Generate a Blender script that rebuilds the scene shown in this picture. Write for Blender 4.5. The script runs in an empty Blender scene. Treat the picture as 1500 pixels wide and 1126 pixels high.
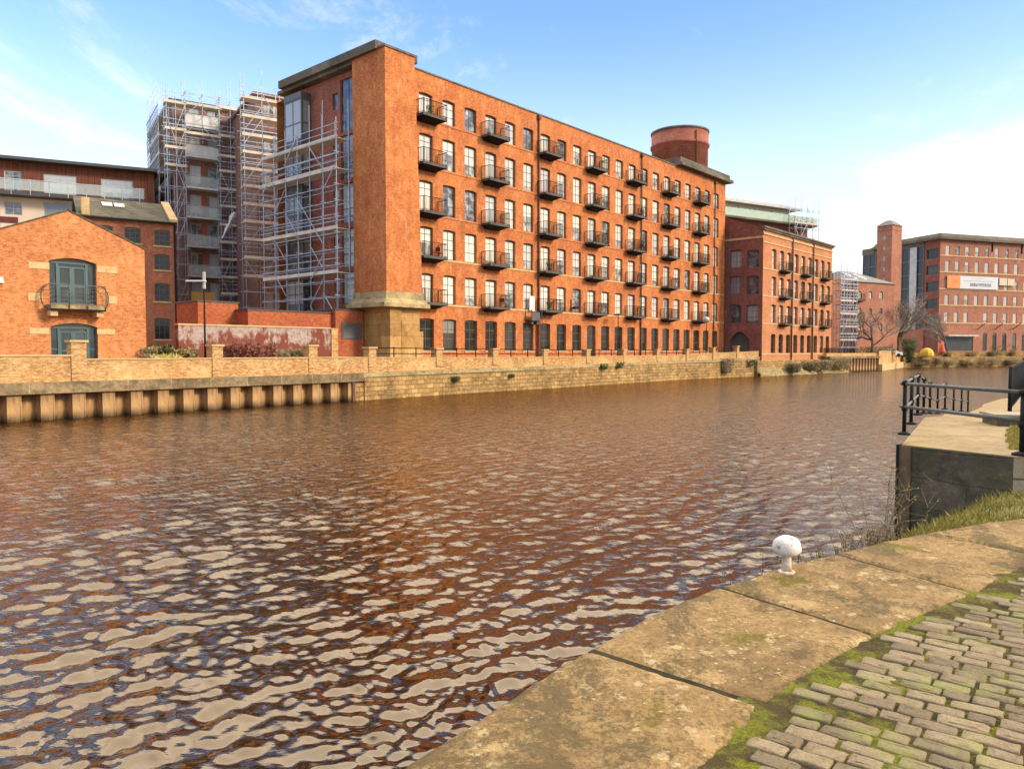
import bpy, math, random
import numpy as np
from mathutils import Vector
random.seed(7)
S = bpy.context.scene
COL = S.collection
pi = math.pi
CAMZ = 3.1
FOC = 1100.0
PITCH = math.atan(49/1100.0)
CSP, SNP = math.cos(PITCH), math.sin(PITCH)

def ray(px, py):
    dx = px-750.0; dv = -(py-563.0)
    return (dx, FOC*CSP + dv*SNP, -FOC*SNP + dv*CSP)
def gp(px, py, z=0.0):
    r = ray(px, py); t = (z-CAMZ)/r[2]
    return (r[0]*t, r[1]*t)

class Fr:
    """vertical-plane frame: x along the wall, y into the building"""
    def __init__(s, P, u):
        l = math.hypot(*u); s.P = P; s.u = (u[0]/l, u[1]/l); s.n = (-s.u[1], s.u[0])
        s.rot = math.atan2(s.u[1], s.u[0])
    def w(s, a, o=0.0):
        return (s.P[0]+s.u[0]*a+s.n[0]*o, s.P[1]+s.u[1]*a+s.n[1]*o)
    def loc(s, x, y):
        dx, dy = x-s.P[0], y-s.P[1]
        return (dx*s.u[0]+dy*s.u[1], dx*s.n[0]+dy*s.n[1])
    def at(s, px, py, off=0.0):
        r = ray(px, py)
        Px, Py = s.w(0, off)
        d = r[0]*s.n[0]+r[1]*s.n[1]
        t = (Px*s.n[0]+Py*s.n[1])/d
        x, y, z = r[0]*t, r[1]*t, CAMZ+r[2]*t
        return ((x-Px)*s.u[0]+(y-Py)*s.u[1], z)
    def s(s_, px, off=0.0, py=514): return s_.at(px, py, off)[0]
    def z(s_, px, py, off=0.0): return s_.at(px, py, off)[1]
    def sub(s, a, o, rz=0.0):
        c, q = math.cos(rz), math.sin(rz)
        return Fr(s.w(a, o), (s.u[0]*c-s.u[1]*q, s.u[0]*q+s.u[1]*c))
def frpx(px, Y, vpx):
    return Fr(((px-750)/FOC*Y, Y), ((vpx-750)/FOC, 1.0))

# ------------------------------------------------------------ mesh builder
class MB:
    def __init__(s): s.v = []; s.f = []; s.m = []; s.mi = 0; s.sm = []
    def vert(s, *p): s.v.append(p); return len(s.v)-1
    def face(s, *ids, sm=False): s.f.append(ids); s.m.append(s.mi); s.sm.append(sm)
    def quad(s, a, b, c, d, sm=False):
        n = len(s.v); s.v += [a, b, c, d]; s.face(n, n+1, n+2, n+3, sm=sm)
    def poly(s, pts):
        n = len(s.v); s.v += list(pts); s.face(*range(n, n+len(pts)))
    def box(s, x0, x1, y0, y1, z0, z1, top=0.0):
        n = len(s.v); t = top
        s.v += [(x0, y0, z0), (x1, y0, z0), (x1, y1, z0), (x0, y1, z0),
                (x0+t, y0+t, z1), (x1-t, y0+t, z1), (x1-t, y1-t, z1), (x0+t, y1-t, z1)]
        for q in ((0, 3, 2, 1), (4, 5, 6, 7), (0, 1, 5, 4), (1, 2, 6, 5), (2, 3, 7, 6), (3, 0, 4, 7)):
            s.face(*[n+i for i in q])
    def hexa(s, b, t):
        n = len(s.v); s.v += list(b)+list(t)
        for q in ((0, 3, 2, 1), (4, 5, 6, 7), (0, 1, 5, 4), (1, 2, 6, 5), (2, 3, 7, 6), (3, 0, 4, 7)):
            s.face(*[n+i for i in q])
    def tube(s, p, q, r, n=6, r2=None, cap=True):
        p = Vector(p); q = Vector(q); d = q-p
        if d.length < 1e-6: return
        a = d.orthogonal().normalized(); b = d.normalized().cross(a)
        r2 = r if r2 is None else r2; k = len(s.v)
        for c, rr in ((p, r), (q, r2)):
            for i in range(n):
                t = 2*pi*i/n; w = c+a*(rr*math.cos(t))+b*(rr*math.sin(t)); s.v.append(tuple(w))
        for i in range(n): s.face(k+i, k+(i+1) % n, k+n+(i+1) % n, k+n+i, sm=n > 4)
        if cap:
            s.face(*[k+i for i in reversed(range(n))]); s.face(*[k+n+i for i in range(n)])
    def path(s, pts, r, n=6):
        for a, b in zip(pts, pts[1:]): s.tube(a, b, r, n)
    def prism(s, pts, z0, z1):
        n = len(s.v); k = len(pts)
        s.v += [(x, y, z0) for x, y in pts]+[(x, y, z1) for x, y in pts]
        s.face(*[n+i for i in reversed(range(k))]); s.face(*[n+k+i for i in range(k)])
        for i in range(k):
            j = (i+1) % k; s.face(n+i, n+j, n+k+j, n+k+i)
    def lathe(s, prof, cx=0, cy=0, n=24, sm=True):
        k = len(s.v)
        for r, z in prof:
            for i in range(n):
                t = 2*pi*i/n; s.v.append((cx+r*math.cos(t), cy+r*math.sin(t), z))
        for j in range(len(prof)-1):
            for i in range(n):
                s.face(k+j*n+i, k+j*n+(i+1) % n, k+(j+1)*n+(i+1) % n, k+(j+1)*n+i, sm=sm)
        s.face(*[k+i for i in reversed(range(n))])
        s.face(*[k+(len(prof)-1)*n+i for i in range(n)])
    def mesh(s, name, mats):
        me = bpy.data.meshes.new(name)
        me.from_pydata(s.v, [], s.f)
        if not isinstance(mats, (list, tuple)): mats = [mats]
        for m in mats: me.materials.append(m)
        if len(mats) > 1: me.polygons.foreach_set('material_index', s.m)
        if any(s.sm): me.polygons.foreach_set('use_smooth', s.sm)
        me.update(); return me
    def build(s, name, mats, parent=None, loc=(0, 0, 0), rotz=0.0):
        return link(name, s.mesh(name, mats), parent, loc, rotz)
def link(name, me, parent=None, loc=(0, 0, 0), rotz=0.0):
    o = bpy.data.objects.new(name, me); COL.objects.link(o)
    o.location = loc; o.rotation_euler = (0, 0, rotz)
    if parent is not None: o.parent = parent
    return o
def tag(o, label, cat, group=None, kind=None):
    if label: o['label'] = label
    if cat: o['category'] = cat
    if group: o['group'] = group
    if kind: o['kind'] = kind
    return o
def thing(name, label, cat, fr=None, loc=None, rotz=0.0, z=0.0, group=None):
    if fr is not None: loc = (fr.P[0], fr.P[1], z); rotz = fr.rot
    o = link(name, None, None, loc or (0, 0, 0), rotz)
    return tag(o, label, cat, group)
def put(spec, parent, loc=(0, 0, 0), rotz=0.0):
    o = link(spec[0], spec[1], parent, loc, rotz)
    for c in (spec[2] if len(spec) > 2 else []):
        put(c, o, c[3] if len(c) > 3 else (0, 0, 0))
    return o

# ------------------------------------------------------------ materials
class NT:
    def __init__(s, name):
        s.m = bpy.data.materials.new(name); s.m.use_nodes = True
        s.t = s.m.node_tree; s.t.nodes.clear()
        s.out = s.n('ShaderNodeOutputMaterial'); s.b = s.n('ShaderNodeBsdfPrincipled')
        s.l(s.b.outputs[0], s.out.inputs[0])
        s.tc = s.n('ShaderNodeTexCoord')
    def n(s, t, **k):
        x = s.t.nodes.new(t)
        for a, v in k.items(): setattr(x, a, v)
        return x
    def l(s, a, b): s.t.links.new(a, b)
    def val(s, sock, v):
        if isinstance(v, bpy.types.NodeSocket): s.l(v, sock)
        else: sock.default_value = v
    def math(s, op, a, b=0.0, c=0.0, clamp=False):
        x = s.n('ShaderNodeMath', operation=op); x.use_clamp = clamp
        s.val(x.inputs[0], a); s.val(x.inputs[1], b); s.val(x.inputs[2], c); return x.outputs[0]
    def mapr(s, v, a, b, c=0.0, d=1.0):
        x = s.n('ShaderNodeMapRange'); s.val(x.inputs[0], v)
        for i, q in enumerate((a, b, c, d)): x.inputs[i+1].default_value = q
        return x.outputs[0]
    def scale(s, v, sc):
        x = s.n('ShaderNodeMapping'); s.l(v, x.inputs[0]); x.inputs['Scale'].default_value = sc; return x.outputs[0]
    def noise(s, v, scale, detail=4, rough=0.55, dist=0.0):
        x = s.n('ShaderNodeTexNoise'); s.l(v, x.inputs['Vector'])
        x.inputs['Scale'].default_value = scale; x.inputs['Detail'].default_value = detail
        x.inputs['Roughness'].default_value = rough; x.inputs['Distortion'].default_value = dist
        return x.outputs['Fac']
    def mix(s, f, a, b, mode='MIX'):
        x = s.n('ShaderNodeMix', data_type='RGBA', blend_type=mode)
        s.val(x.inputs[0], f)
        for sock, v in ((x.inputs[6], a), (x.inputs[7], b)):
            if isinstance(v, bpy.types.NodeSocket): s.l(v, sock)
            else: sock.default_value = (*v[:3], 1)
        return x.outputs[2]
    def base(s, v, rough=0.8, spec=0.3, metal=0.0):
        if isinstance(v, bpy.types.NodeSocket): s.l(v, s.b.inputs['Base Color'])
        else: s.b.inputs['Base Color'].default_value = (*v[:3], 1)
        s.val(s.b.inputs['Roughness'], rough)
        s.b.inputs['Specular IOR Level'].default_value = spec
        s.b.inputs['Metallic'].default_value = metal
    def bump(s, h, strength=0.3, dist=0.02):
        x = s.n('ShaderNodeBump'); x.inputs['Strength'].default_value = strength
        x.inputs['Distance'].default_value = dist; s.l(h, x.inputs['Height'])
        s.l(x.outputs[0], s.b.inputs['Normal']); return x
    def wallvec(s):
        x = s.n('ShaderNodeSeparateXYZ'); s.l(s.tc.outputs['Object'], x.inputs[0])
        a = s.math('ADD', x.outputs[0], x.outputs[1])
        c = s.n('ShaderNodeCombineXYZ'); s.l(a, c.inputs[0]); s.l(x.outputs[2], c.inputs[1])
        return c.outputs[0], x

def brick(name, c1, c2, c3, mortar, bw=0.235, bh=0.078, streak=0.5, pale=None, pale_amt=0.0, soot=None, bumpy=0.35):
    t = NT(name); v, sep = t.wallvec(); ob = t.tc.outputs['Object']
    b = t.n('ShaderNodeTexBrick'); t.l(v, b.inputs['Vector'])
    b.inputs['Color1'].default_value = (*c1, 1); b.inputs['Color2'].default_value = (*c2, 1)
    b.inputs['Mortar'].default_value = (*mortar, 1); b.inputs['Scale'].default_value = 1
    b.inputs['Mortar Size'].default_value = 0.008; b.inputs['Brick Width'].default_value = bw
    b.inputs['Row Height'].default_value = bh; b.inputs['Bias'].default_value = 0.0
    big = t.noise(ob, 0.35, 5, 0.6); mid = t.noise(ob, 3.4, 6, 0.75); fine = t.noise(t.scale(v, (3.2, 9.5, 1)), 1.0, 4, 0.7); fin2 = t.noise(t.scale(v, (2.6, 7, 1)), 1.7, 4, 0.75)
    col = t.mix(t.mapr(big, 0.35, 0.65), b.outputs['Color'], c3, 'MIX') if False else b.outputs['Color']
    col = t.mix(t.mapr(big, 0.44, 0.6, 0, 0.7), col, c3)
    col = t.mix(t.mapr(mid, 0.47, 0.60, 0.0, 0.5), col, tuple(x*0.48 for x in c1))
    col = t.mix(t.mapr(fine, 0.47, 0.60, 0.0, 0.6), col, tuple(min(1, x*1.35+0.03) for x in c1))
    col = t.mix(t.mapr(fin2, 0.52, 0.64, 0.0, 0.6), col, tuple(x*0.5 for x in c2))
    p2 = t.noise(ob, 0.9, 8, 0.8, 0.3)
    col = t.mix(t.mapr(p2, 0.54, 0.62, 0, 0.35), col, tuple(min(1, x*1.25+0.05) for x in c3))
    col = t.mix(t.mapr(p2, 0.46, 0.38, 0, 0.35), col, tuple(x*0.6 for x in c2))
    if pale:
        st = t.noise(t.scale(v, (1.1, 0.5, 1)), 1.4, 5, 0.7)
        col = t.mix(t.mapr(st, 0.56, 0.72, 0, pale_amt), col, pale)
    if soot:
        st = t.noise(t.scale(v, (1.7, 0.25, 1)), 1.0, 4, 0.6)
        col = t.mix(t.mapr(st, 0.5, 0.8, 0, streak), col, soot)
    t.base(col, 0.9, 0.15)
    h = t.math('ADD', t.math('MULTIPLY', b.outputs['Fac'], -1.0), t.math('MULTIPLY', mid, 0.6))
    t.bump(h, bumpy, 0.012)
    return t.m
def plain(name, c, rough=0.7, spec=0.3, metal=0.0, var=0.25, sc=1.5, c2=None, bumps=0.0, amt=0.7):
    t = NT(name); ob = t.tc.outputs['Object']
    n1 = t.noise(ob, sc, 5, 0.6)
    dark = c2 if c2 else tuple(x*(1-var) for x in c)
    col = t.mix(t.mapr(n1, 0.38, 0.66, 0, amt if c2 else 1.0), c, dark)
    t.base(col, rough, spec, metal)
    if bumps: t.bump(t.noise(ob, sc*8, 4, 0.6), bumps, 0.02)
    return t.m
def stone(name, c, dark, light, sc=1.0, blocks=None, moss=None, mortar_d=0.35, bumps=0.6, joint=0.02, mossz=None):
    t = NT(name); v, sep = t.wallvec(); ob = t.tc.outputs['Object']
    n1 = t.noise(ob, 0.7*sc, 6, 0.65); n2 = t.noise(ob, 4*sc, 5, 0.7); n3 = t.noise(ob, 22*sc, 3, 0.6)
    col = t.mix(t.mapr(n1, 0.4, 0.66, 0, 0.8), c, dark)
    col = t.mix(t.mapr(n2, 0.45, 0.72, 0, 0.7), col, light)
    col = t.mix(t.mapr(n3, 0.5, 0.75, 0, 0.35), col, dark)
    h = t.math('ADD', n2, t.math('MULTIPLY', n3, 0.4))
    if blocks:
        b = t.n('ShaderNodeTexBrick'); 
        wv = t.n('ShaderNodeVectorMath', operation='ADD'); t.l(v, wv.inputs[0])
        nz = t.n('ShaderNodeTexNoise'); t.l(ob, nz.inputs['Vector']); nz.inputs['Scale'].default_value = 1.3
        sc_ = t.n('ShaderNodeVectorMath', operation='SCALE'); t.l(nz.outputs['Color'], sc_.inputs[0]); sc_.inputs['Scale'].default_value = 0.12
        t.l(sc_.outputs[0], wv.inputs[1]); t.l(wv.outputs[0], b.inputs['Vector'])
        b.inputs['Color1'].default_value = (1, 1, 1, 1); b.inputs['Color2'].default_value = (0.62, 0.6, 0.56, 1)
        b.inputs['Mortar'].default_value = (mortar_d,)*3+(1,); b.inputs['Scale'].default_value = 1
        b.inputs['Mortar Size'].default_value = joint; b.inputs['Brick Width'].default_value = blocks[0]; b.inputs['Row Height'].default_value = blocks[1]
        b.inputs['Mortar Smooth'].default_value = 0.3
        col = t.mix(1.0, col, b.outputs['Color'], 'MULTIPLY')
        h = t.math('SUBTRACT', h, t.math('MULTIPLY', b.outputs['Fac'], 1.2))
    if moss:
        nm = t.noise(t.scale(ob, (1, 1, 1.3)), 1.7, 6, 0.7)
        f = t.mapr(nm, 0.5, 0.66, 0, 0.85)
        if mossz:
            f = t.math('MULTIPLY', f, t.mapr(sep.outputs[2], mossz[0], mossz[1], 1.0, 0.15))
        col = t.mix(f, col, moss)
    t.base(col, 0.92, 0.2); t.bump(h, bumps, 0.03)
    return t.m
def glass(name, cream=(0.62, 0.57, 0.42), grey=(0.28, 0.28, 0.26), dark=(0.025, 0.028, 0.03), p_dark=0.2, h=2.4, spec=0.6, rough=0.07):
    t = NT(name); oi = t.n('ShaderNodeObjectInfo'); r = oi.outputs['Random']
    sep = t.n('ShaderNodeSeparateXYZ'); t.l(t.tc.outputs['Object'], sep.inputs[0])
    r2 = t.math('FRACT', t.math('MULTIPLY', r, 17.31)); r3 = t.math('FRACT', t.math('MULTIPLY', r, 53.7)); r4 = t.math('FRACT', t.math('MULTIPLY', r, 191.3))
    cv = t.n('ShaderNodeCombineXYZ'); t.l(sep.outputs[0], cv.inputs[0]); t.l(t.math('MULTIPLY', r, 40), cv.inputs[1])
    fold = t.noise(t.scale(cv.outputs[0], (9, 1, 1)), 1.0, 2, 0.5)
    sc = t.n('ShaderNodeCombineXYZ'); t.l(sep.outputs[0], sc.inputs[0]); t.l(sep.outputs[2], sc.inputs[2]); t.l(t.math('MULTIPLY', r, 70), sc.inputs[1])
    blob = t.noise(sc.outputs[0], 1.6, 3, 0.6)
    col = t.mix(r2, cream, grey)
    col = t.mix(t.mapr(fold, 0.35, 0.7, 0, 0.4), col, tuple(x*0.6 for x in grey))
    low = t.math('LESS_THAN', sep.outputs[2], t.math('MULTIPLY', t.math('SUBTRACT', r3, 0.45), h*1.1))
    col = t.mix(t.math('MULTIPLY', low, 0.8), col, t.mix(t.mapr(blob, 0.4, 0.65), dark, grey))
    col = t.mix(t.math('MULTIPLY', t.math('LESS_THAN', r4, p_dark), 0.9), col, t.mix(t.mapr(blob, 0.45, 0.75), dark, grey))
    t.base(col, rough, spec)
    return t.m
def attrmat(name, attr, a, b, c, rough=0.85, moss=None):
    t = NT(name); at = t.n('ShaderNodeAttribute', attribute_name=attr); ob = t.tc.outputs['Object']
    f = at.outputs['Fac']; n = t.noise(ob, 14, 5, 0.65); n2 = t.noise(ob, 70, 3, 0.6)
    col = t.mix(f, a, b); col = t.mix(t.mapr(n, 0.4, 0.7, 0, 0.6), col, c)
    col = t.mix(t.mapr(n2, 0.45, 0.7, 0, 0.45), col, tuple(x*0.45 for x in a))
    if moss: col = t.mix(t.mapr(t.noise(ob, 2.3, 5, 0.7), 0.52, 0.66, 0, 0.55), col, moss)
    t.base(col, rough, 0.25); t.bump(t.math('ADD', n, t.math('MULTIPLY', n2, 0.5)), 0.8, 0.012)
    return t.m

M = {}
OR1 = (0.50, 0.125, 0.032)
M['brick'] = brick('mill brick', (0.54, 0.158, 0.042), (0.41, 0.100, 0.028), (0.64, 0.235, 0.065), (0.42, 0.22, 0.09), pale=(0.64, 0.38, 0.17), pale_amt=0.6, soot=(0.26, 0.07, 0.03), streak=0.6)
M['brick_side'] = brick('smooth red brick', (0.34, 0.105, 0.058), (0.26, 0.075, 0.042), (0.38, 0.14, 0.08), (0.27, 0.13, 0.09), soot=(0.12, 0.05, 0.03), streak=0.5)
M['brick_gable'] = brick('orange brick', (0.56, 0.19, 0.06), (0.42, 0.12, 0.038), (0.66, 0.28, 0.09), (0.55, 0.30, 0.13), pale=(0.68, 0.38, 0.16), pale_amt=0.4, soot=(0.32, 0.08, 0.03), streak=0.35)
M['brick_buff'] = brick('buff wall brick', (0.62, 0.35, 0.13), (0.36, 0.165, 0.055), (0.66, 0.42, 0.17), (0.20, 0.12, 0.055), pale=(0.55, 0.22, 0.07), pale_amt=0.7, soot=(0.26, 0.14, 0.06), streak=0.3, bumpy=0.5)
M['brick_two'] = brick('orange pink brick', (0.54, 0.20, 0.075), (0.43, 0.14, 0.05), (0.58, 0.26, 0.11), (0.50, 0.30, 0.17), soot=(0.3, 0.1, 0.04), streak=0.3)
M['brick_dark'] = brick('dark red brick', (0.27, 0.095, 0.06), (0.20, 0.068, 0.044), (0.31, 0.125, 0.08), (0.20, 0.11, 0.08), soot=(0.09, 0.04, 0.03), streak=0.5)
M['flat_wall'] = brick('brown grey brick', (0.30, 0.16, 0.12), (0.22, 0.12, 0.09), (0.36, 0.21, 0.16), (0.20, 0.13, 0.10), soot=(0.09, 0.06, 0.05), streak=0.4)
M['brick_cottage'] = brick('brown brick', (0.40, 0.135, 0.06), (0.29, 0.09, 0.04), (0.44, 0.18, 0.09), (0.36, 0.2, 0.12), soot=(0.16, 0.06, 0.03), streak=0.5)
M['brick_new'] = brick('new red brick', (0.40, 0.10, 0.035), (0.36, 0.085, 0.03), (0.42, 0.12, 0.045), (0.38, 0.14, 0.07), bumpy=0.1)
M['brick_far'] = brick('far red brick', (0.40, 0.155, 0.085), (0.32, 0.12, 0.065), (0.46, 0.21, 0.12), (0.38, 0.2, 0.13), soot=(0.22, 0.08, 0.05), streak=0.4)
t = NT('whitewashed brick'); v, sep = t.wallvec()
st = t.noise(t.scale(v, (3.0, 0.7, 1)), 1.0, 6, 0.75); bg = t.noise(t.tc.outputs['Object'], 0.55, 4, 0.6); zz = t.mapr(sep.outputs[2], 1.9, 3.9, -0.36, 0.14)
f = t.math('ADD', t.math('ADD', st, t.math('MULTIPLY', t.math('SUBTRACT', bg, 0.5), 1.8)), zz)
c = t.mix(t.mapr(f, 0.54, 0.70), (0.20, 0.055, 0.03), (0.42, 0.32, 0.26))
c = t.mix(t.mapr(t.noise(t.tc.outputs['Object'], 5, 5, 0.7), 0.45, 0.7, 0, 0.7), c, (0.16, 0.05, 0.03))
t.base(c, 0.9, 0.2); t.bump(st, 0.4, 0.02); M['whitewash'] = t.m
M['stone_pier'] = stone('yellow sandstone', (0.64, 0.37, 0.12), (0.38, 0.18, 0.05), (0.72, 0.47, 0.18), 1.0, (1.3, 0.85), mortar_d=0.55)
M['stone_ledge'] = stone('weathered stone ledge', (0.48, 0.34, 0.15), (0.13, 0.11, 0.06), (0.58, 0.43, 0.2), 1.0, moss=(0.17, 0.13, 0.065))
M['stone_river'] = stone('river wall stone', (0.60, 0.35, 0.12), (0.24, 0.135, 0.05), (0.70, 0.46, 0.19), 1.2, (0.62, 0.30), moss=(0.15, 0.10, 0.035), mortar_d=0.45, bumps=1.0)
M['concrete_cap'] = stone('stained concrete', (0.32, 0.22, 0.11), (0.10, 0.07, 0.035), (0.50, 0.36, 0.19), 1.5, (2.1, 3.0), moss=(0.13, 0.09, 0.045), mortar_d=1.3, joint=0.04)
M['stone_trim'] = stone('pale stone trim', (0.62, 0.42, 0.19), (0.42, 0.25, 0.10), (0.70, 0.52, 0.26), 2.0, bumps=0.2)
M['stone_dark'] = stone('dark weathered stone', (0.17, 0.14, 0.10), (0.07, 0.06, 0.045), (0.26, 0.21, 0.14), 1.5, bumps=0.3)
M['cornice'] = stone('grey cornice stone', (0.20, 0.165, 0.12), (0.10, 0.085, 0.06), (0.27, 0.22, 0.15), 1.0, (2.4, 5), bumps=0.2, mortar_d=0.6)
# foreground coping
t = NT('sandstone coping'); ob = t.tc.outputs['Object']
n1 = t.noise(ob, 0.9, 5, 0.6); n2 = t.noise(ob, 4.5, 6, 0.68); n3 = t.noise(ob, 38, 4, 0.7); n4 = t.noise(ob, 2.0, 3, 0.5); n5 = t.noise(ob, 140, 2, 0.6); n6 = t.noise(ob, 14, 4, 0.65)
c = t.mix(t.mapr(n1, 0.42, 0.58), (0.310, 0.189, 0.069), (0.214, 0.129, 0.050))
c = t.mix(t.mapr(n2, 0.46, 0.62, 0, 0.75), c, (0.360, 0.235, 0.096))
c = t.mix(t.mapr(n6, 0.50, 0.60, 0, 0.6), c, (0.163, 0.100, 0.039))
c = t.mix(t.mapr(n3, 0.48, 0.60, 0, 0.6), c, (0.125, 0.074, 0.029))
c = t.mix(t.mapr(n5, 0.52, 0.70, 0, 0.4), c, (0.078, 0.049, 0.021))
def spots(scale, r0, r1, lo, hi, amt, col, c, wob=0.25):
    pz = t.n('ShaderNodeTexVoronoi', feature='F1'); t.l(ob, pz.inputs['Vector']); pz.inputs['Scale'].default_value = scale
    d = t.math('ADD', pz.outputs['Distance'], t.math('MULTIPLY', t.math('SUBTRACT', n3, 0.5), wob))
    f = t.math('MULTIPLY', t.mapr(d, r0, r1, 1, 0), t.mapr(t.math('ADD', n4, t.math('MULTIPLY', t.math('SUBTRACT', pz.outputs['Color'], 0.5) if False else 0.0, 0)), lo, hi))
    return t.mix(t.math('MULTIPLY', f, amt), c, col)
c = spots(1.9, 0.20, 0.26, 0.50, 0.54, 0.55, (0.393, 0.255, 0.105), c, 0.5)
c = spots(5.5, 0.16, 0.22, 0.46, 0.52, 0.75, (0.428, 0.316, 0.160), c, 0.5)
c = spots(16, 0.14, 0.20, 0.44, 0.54, 0.7, (0.449, 0.357, 0.201), c, 0.4)
mo = t.noise(ob, 1.7, 5, 0.65, 0.4)
c = t.mix(t.mapr(t.math('ADD', mo, t.math('MULTIPLY', t.math('SUBTRACT', n3, 0.5), 0.3)), 0.585, 0.65, 0, 0.85), c, (0.112, 0.089, 0.008))
dk = t.noise(t.scale(ob, (1.3, 0.8, 1)), 1.3, 6, 0.7, 0.4)
c = t.mix(t.mapr(t.math('ADD', dk, t.math('MULTIPLY', t.math('SUBTRACT', n3, 0.5), 0.25)), 0.49, 0.57, 0, 0.75), c, (0.085, 0.059, 0.025))
t.base(c, 0.95, 0.2); t.bump(t.math('ADD', t.math('ADD', n2, t.math('MULTIPLY', n3, 0.5)), t.math('MULTIPLY', n5, 0.2)), 1.0, 0.03); M['coping'] = t.m
# moss bed
t = NT('moss and soil'); ob = t.tc.outputs['Object']
n1 = t.noise(ob, 3.2, 6, 0.7); n3 = t.noise(ob, 60, 4, 0.75)
c = t.mix(t.mapr(n1, 0.46, 0.58), (0.10, 0.065, 0.03), (0.23, 0.22, 0.022))
c = t.mix(t.mapr(n3, 0.4, 0.68, 0, 0.8), c, (0.045, 0.05, 0.012))
t.base(c, 0.98, 0.1); t.bump(t.math('ADD', n3, n1), 1.0, 0.03); M['moss'] = t.m
M['sett'] = attrmat('granite sett', 'tone', (0.13, 0.095, 0.052), (0.28, 0.205, 0.11), (0.17, 0.115, 0.058), moss=(0.20, 0.21, 0.04))
M['grassblade'] = attrmat('grass blades', 'tone', (0.24, 0.24, 0.03), (0.58, 0.40, 0.13), (0.22, 0.19, 0.04))
M['mossblade'] = attrmat('moss blades', 'tone', (0.14, 0.15, 0.012), (0.34, 0.31, 0.04), (0.09, 0.09, 0.015))
M['weed'] = attrmat('dry weeds', 'tone', (0.17, 0.12, 0.055), (0.38, 0.28, 0.13), (0.13, 0.09, 0.04))
M['ivy'] = attrmat('bush leaves', 'tone', (0.035, 0.055, 0.015), (0.13, 0.14, 0.035), (0.06, 0.07, 0.02))
M['rust_leaf'] = attrmat('brown bank plants', 'tone', (0.16, 0.10, 0.035), (0.34, 0.24, 0.09), (0.12, 0.11, 0.03))
M['redtwig'] = attrmat('dark red twigs', 'tone', (0.16, 0.045, 0.028), (0.30, 0.11, 0.07), (0.18, 0.06, 0.035))
M['twig'] = plain('grey brown twigs', (0.33, 0.265, 0.20), 0.95, 0.1, var=0.3, sc=3)
M['ruststrip'] = plain('rusty steel strip', (0.17, 0.10, 0.05), 0.85, 0.2, sc=5, c2=(0.06, 0.035, 0.02))
M['bark'] = plain('bark', (0.13, 0.10, 0.075), 0.95, 0.1, var=0.4, sc=3)
M['jointdark'] = plain('dark mossy joint', (0.045, 0.035, 0.018), 0.95, 0.1, var=0.6, sc=5)
M['soil'] = stone('bank soil', (0.22, 0.19, 0.07), (0.10, 0.11, 0.03), (0.34, 0.28, 0.12), 2.0)
M['ground'] = stone('paved ground', (0.30, 0.25, 0.18), (0.20, 0.17, 0.12), (0.38, 0.32, 0.24), 1.0, (0.9, 0.6))
M['platform'] = stone('worn stone paving', (0.30, 0.205, 0.10), (0.16, 0.105, 0.05), (0.40, 0.29, 0.15), 2.2, None, bumps=0.7, moss=(0.30, 0.22, 0.07))
M['wallblack'] = stone('black stained wall', (0.13, 0.10, 0.065), (0.05, 0.04, 0.028), (0.26, 0.18, 0.10), 1.6, (1.2, 0.5), moss=(0.05, 0.06, 0.02), mortar_d=0.8)
M['wallgrey'] = stone('grey stone wall', (0.36, 0.29, 0.19), (0.22, 0.17, 0.11), (0.46, 0.38, 0.26), 1.6, (1.2, 0.4))
M['black'] = plain('black painted steel', (0.016, 0.016, 0.015), 0.75, 0.15, var=0.5, sc=9)
M['railgrey'] = plain('dark grey painted rail', (0.07, 0.07, 0.06), 0.55, 0.4, var=0.5, sc=9, c2=(0.18, 0.15, 0.10), amt=0.4)
M['frame'] = plain('dark window frame', (0.10, 0.095, 0.085), 0.5, 0.4)
M['frame_pale'] = plain('pale window frame', (0.50, 0.48, 0.43), 0.5, 0.4)
M['frame_teal'] = plain('teal painted joinery', (0.055, 0.115, 0.115), 0.4, 0.45, sc=3)
M['frame_grey'] = plain('grey window frame', (0.12, 0.115, 0.10), 0.5, 0.4)
M['tube'] = plain('scaffold tube', (0.48, 0.53, 0.56), 0.5, 0.5, 0.2, var=0.45, sc=1.2)
M['board'] = plain('scaffold boards', (0.68, 0.58, 0.45), 0.85, 0.2, var=0.3, sc=1.0)
M['deckunder'] = plain('deck underside', (0.30, 0.2, 0.13), 0.9, 0.1)
M['slab'] = plain('balcony floor', (0.10, 0.088, 0.07), 0.8, 0.3, var=0.5)
M['white'] = plain('white panel', (0.72, 0.68, 0.60), 0.6, 0.3, var=0.15)
M['cream'] = plain('cream render', (0.72, 0.56, 0.40), 0.85, 0.2, var=0.12, sc=0.5)
M['maroon'] = plain('maroon panel', (0.15, 0.035, 0.025), 0.7, 0.3)
M['roofdark'] = plain('dark roof metal', (0.07, 0.065, 0.06), 0.5, 0.4)
t = NT('vertical timber cladding'); v, sep = t.wallvec()
n = t.noise(t.scale(v, (7, 0.25, 1)), 1.0, 3, 0.6)
t.base(t.mix(t.mapr(n, 0.35, 0.65), (0.10, 0.032, 0.018), (0.24, 0.085, 0.04)), 0.8, 0.2); t.bump(n, 0.3, 0.02); M['timber'] = t.m
M['slate'] = stone('mossy slate', (0.17, 0.14, 0.09), (0.09, 0.08, 0.05), (0.25, 0.21, 0.13), 1.4, (0.5, 0.25), bumps=0.3)
M['slate_far'] = stone('far slate', (0.20, 0.18, 0.15), (0.13, 0.12, 0.10), (0.26, 0.23, 0.19), 0.6, None, bumps=0.1)
M['pile_dark'] = plain('rusty sheet piling recess', (0.50, 0.31, 0.13), 0.85, 0.2, sc=1.4, c2=(0.24, 0.12, 0.05), bumps=0.3)
t = NT('rusty sheet piling'); v, sep = t.wallvec()
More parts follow.
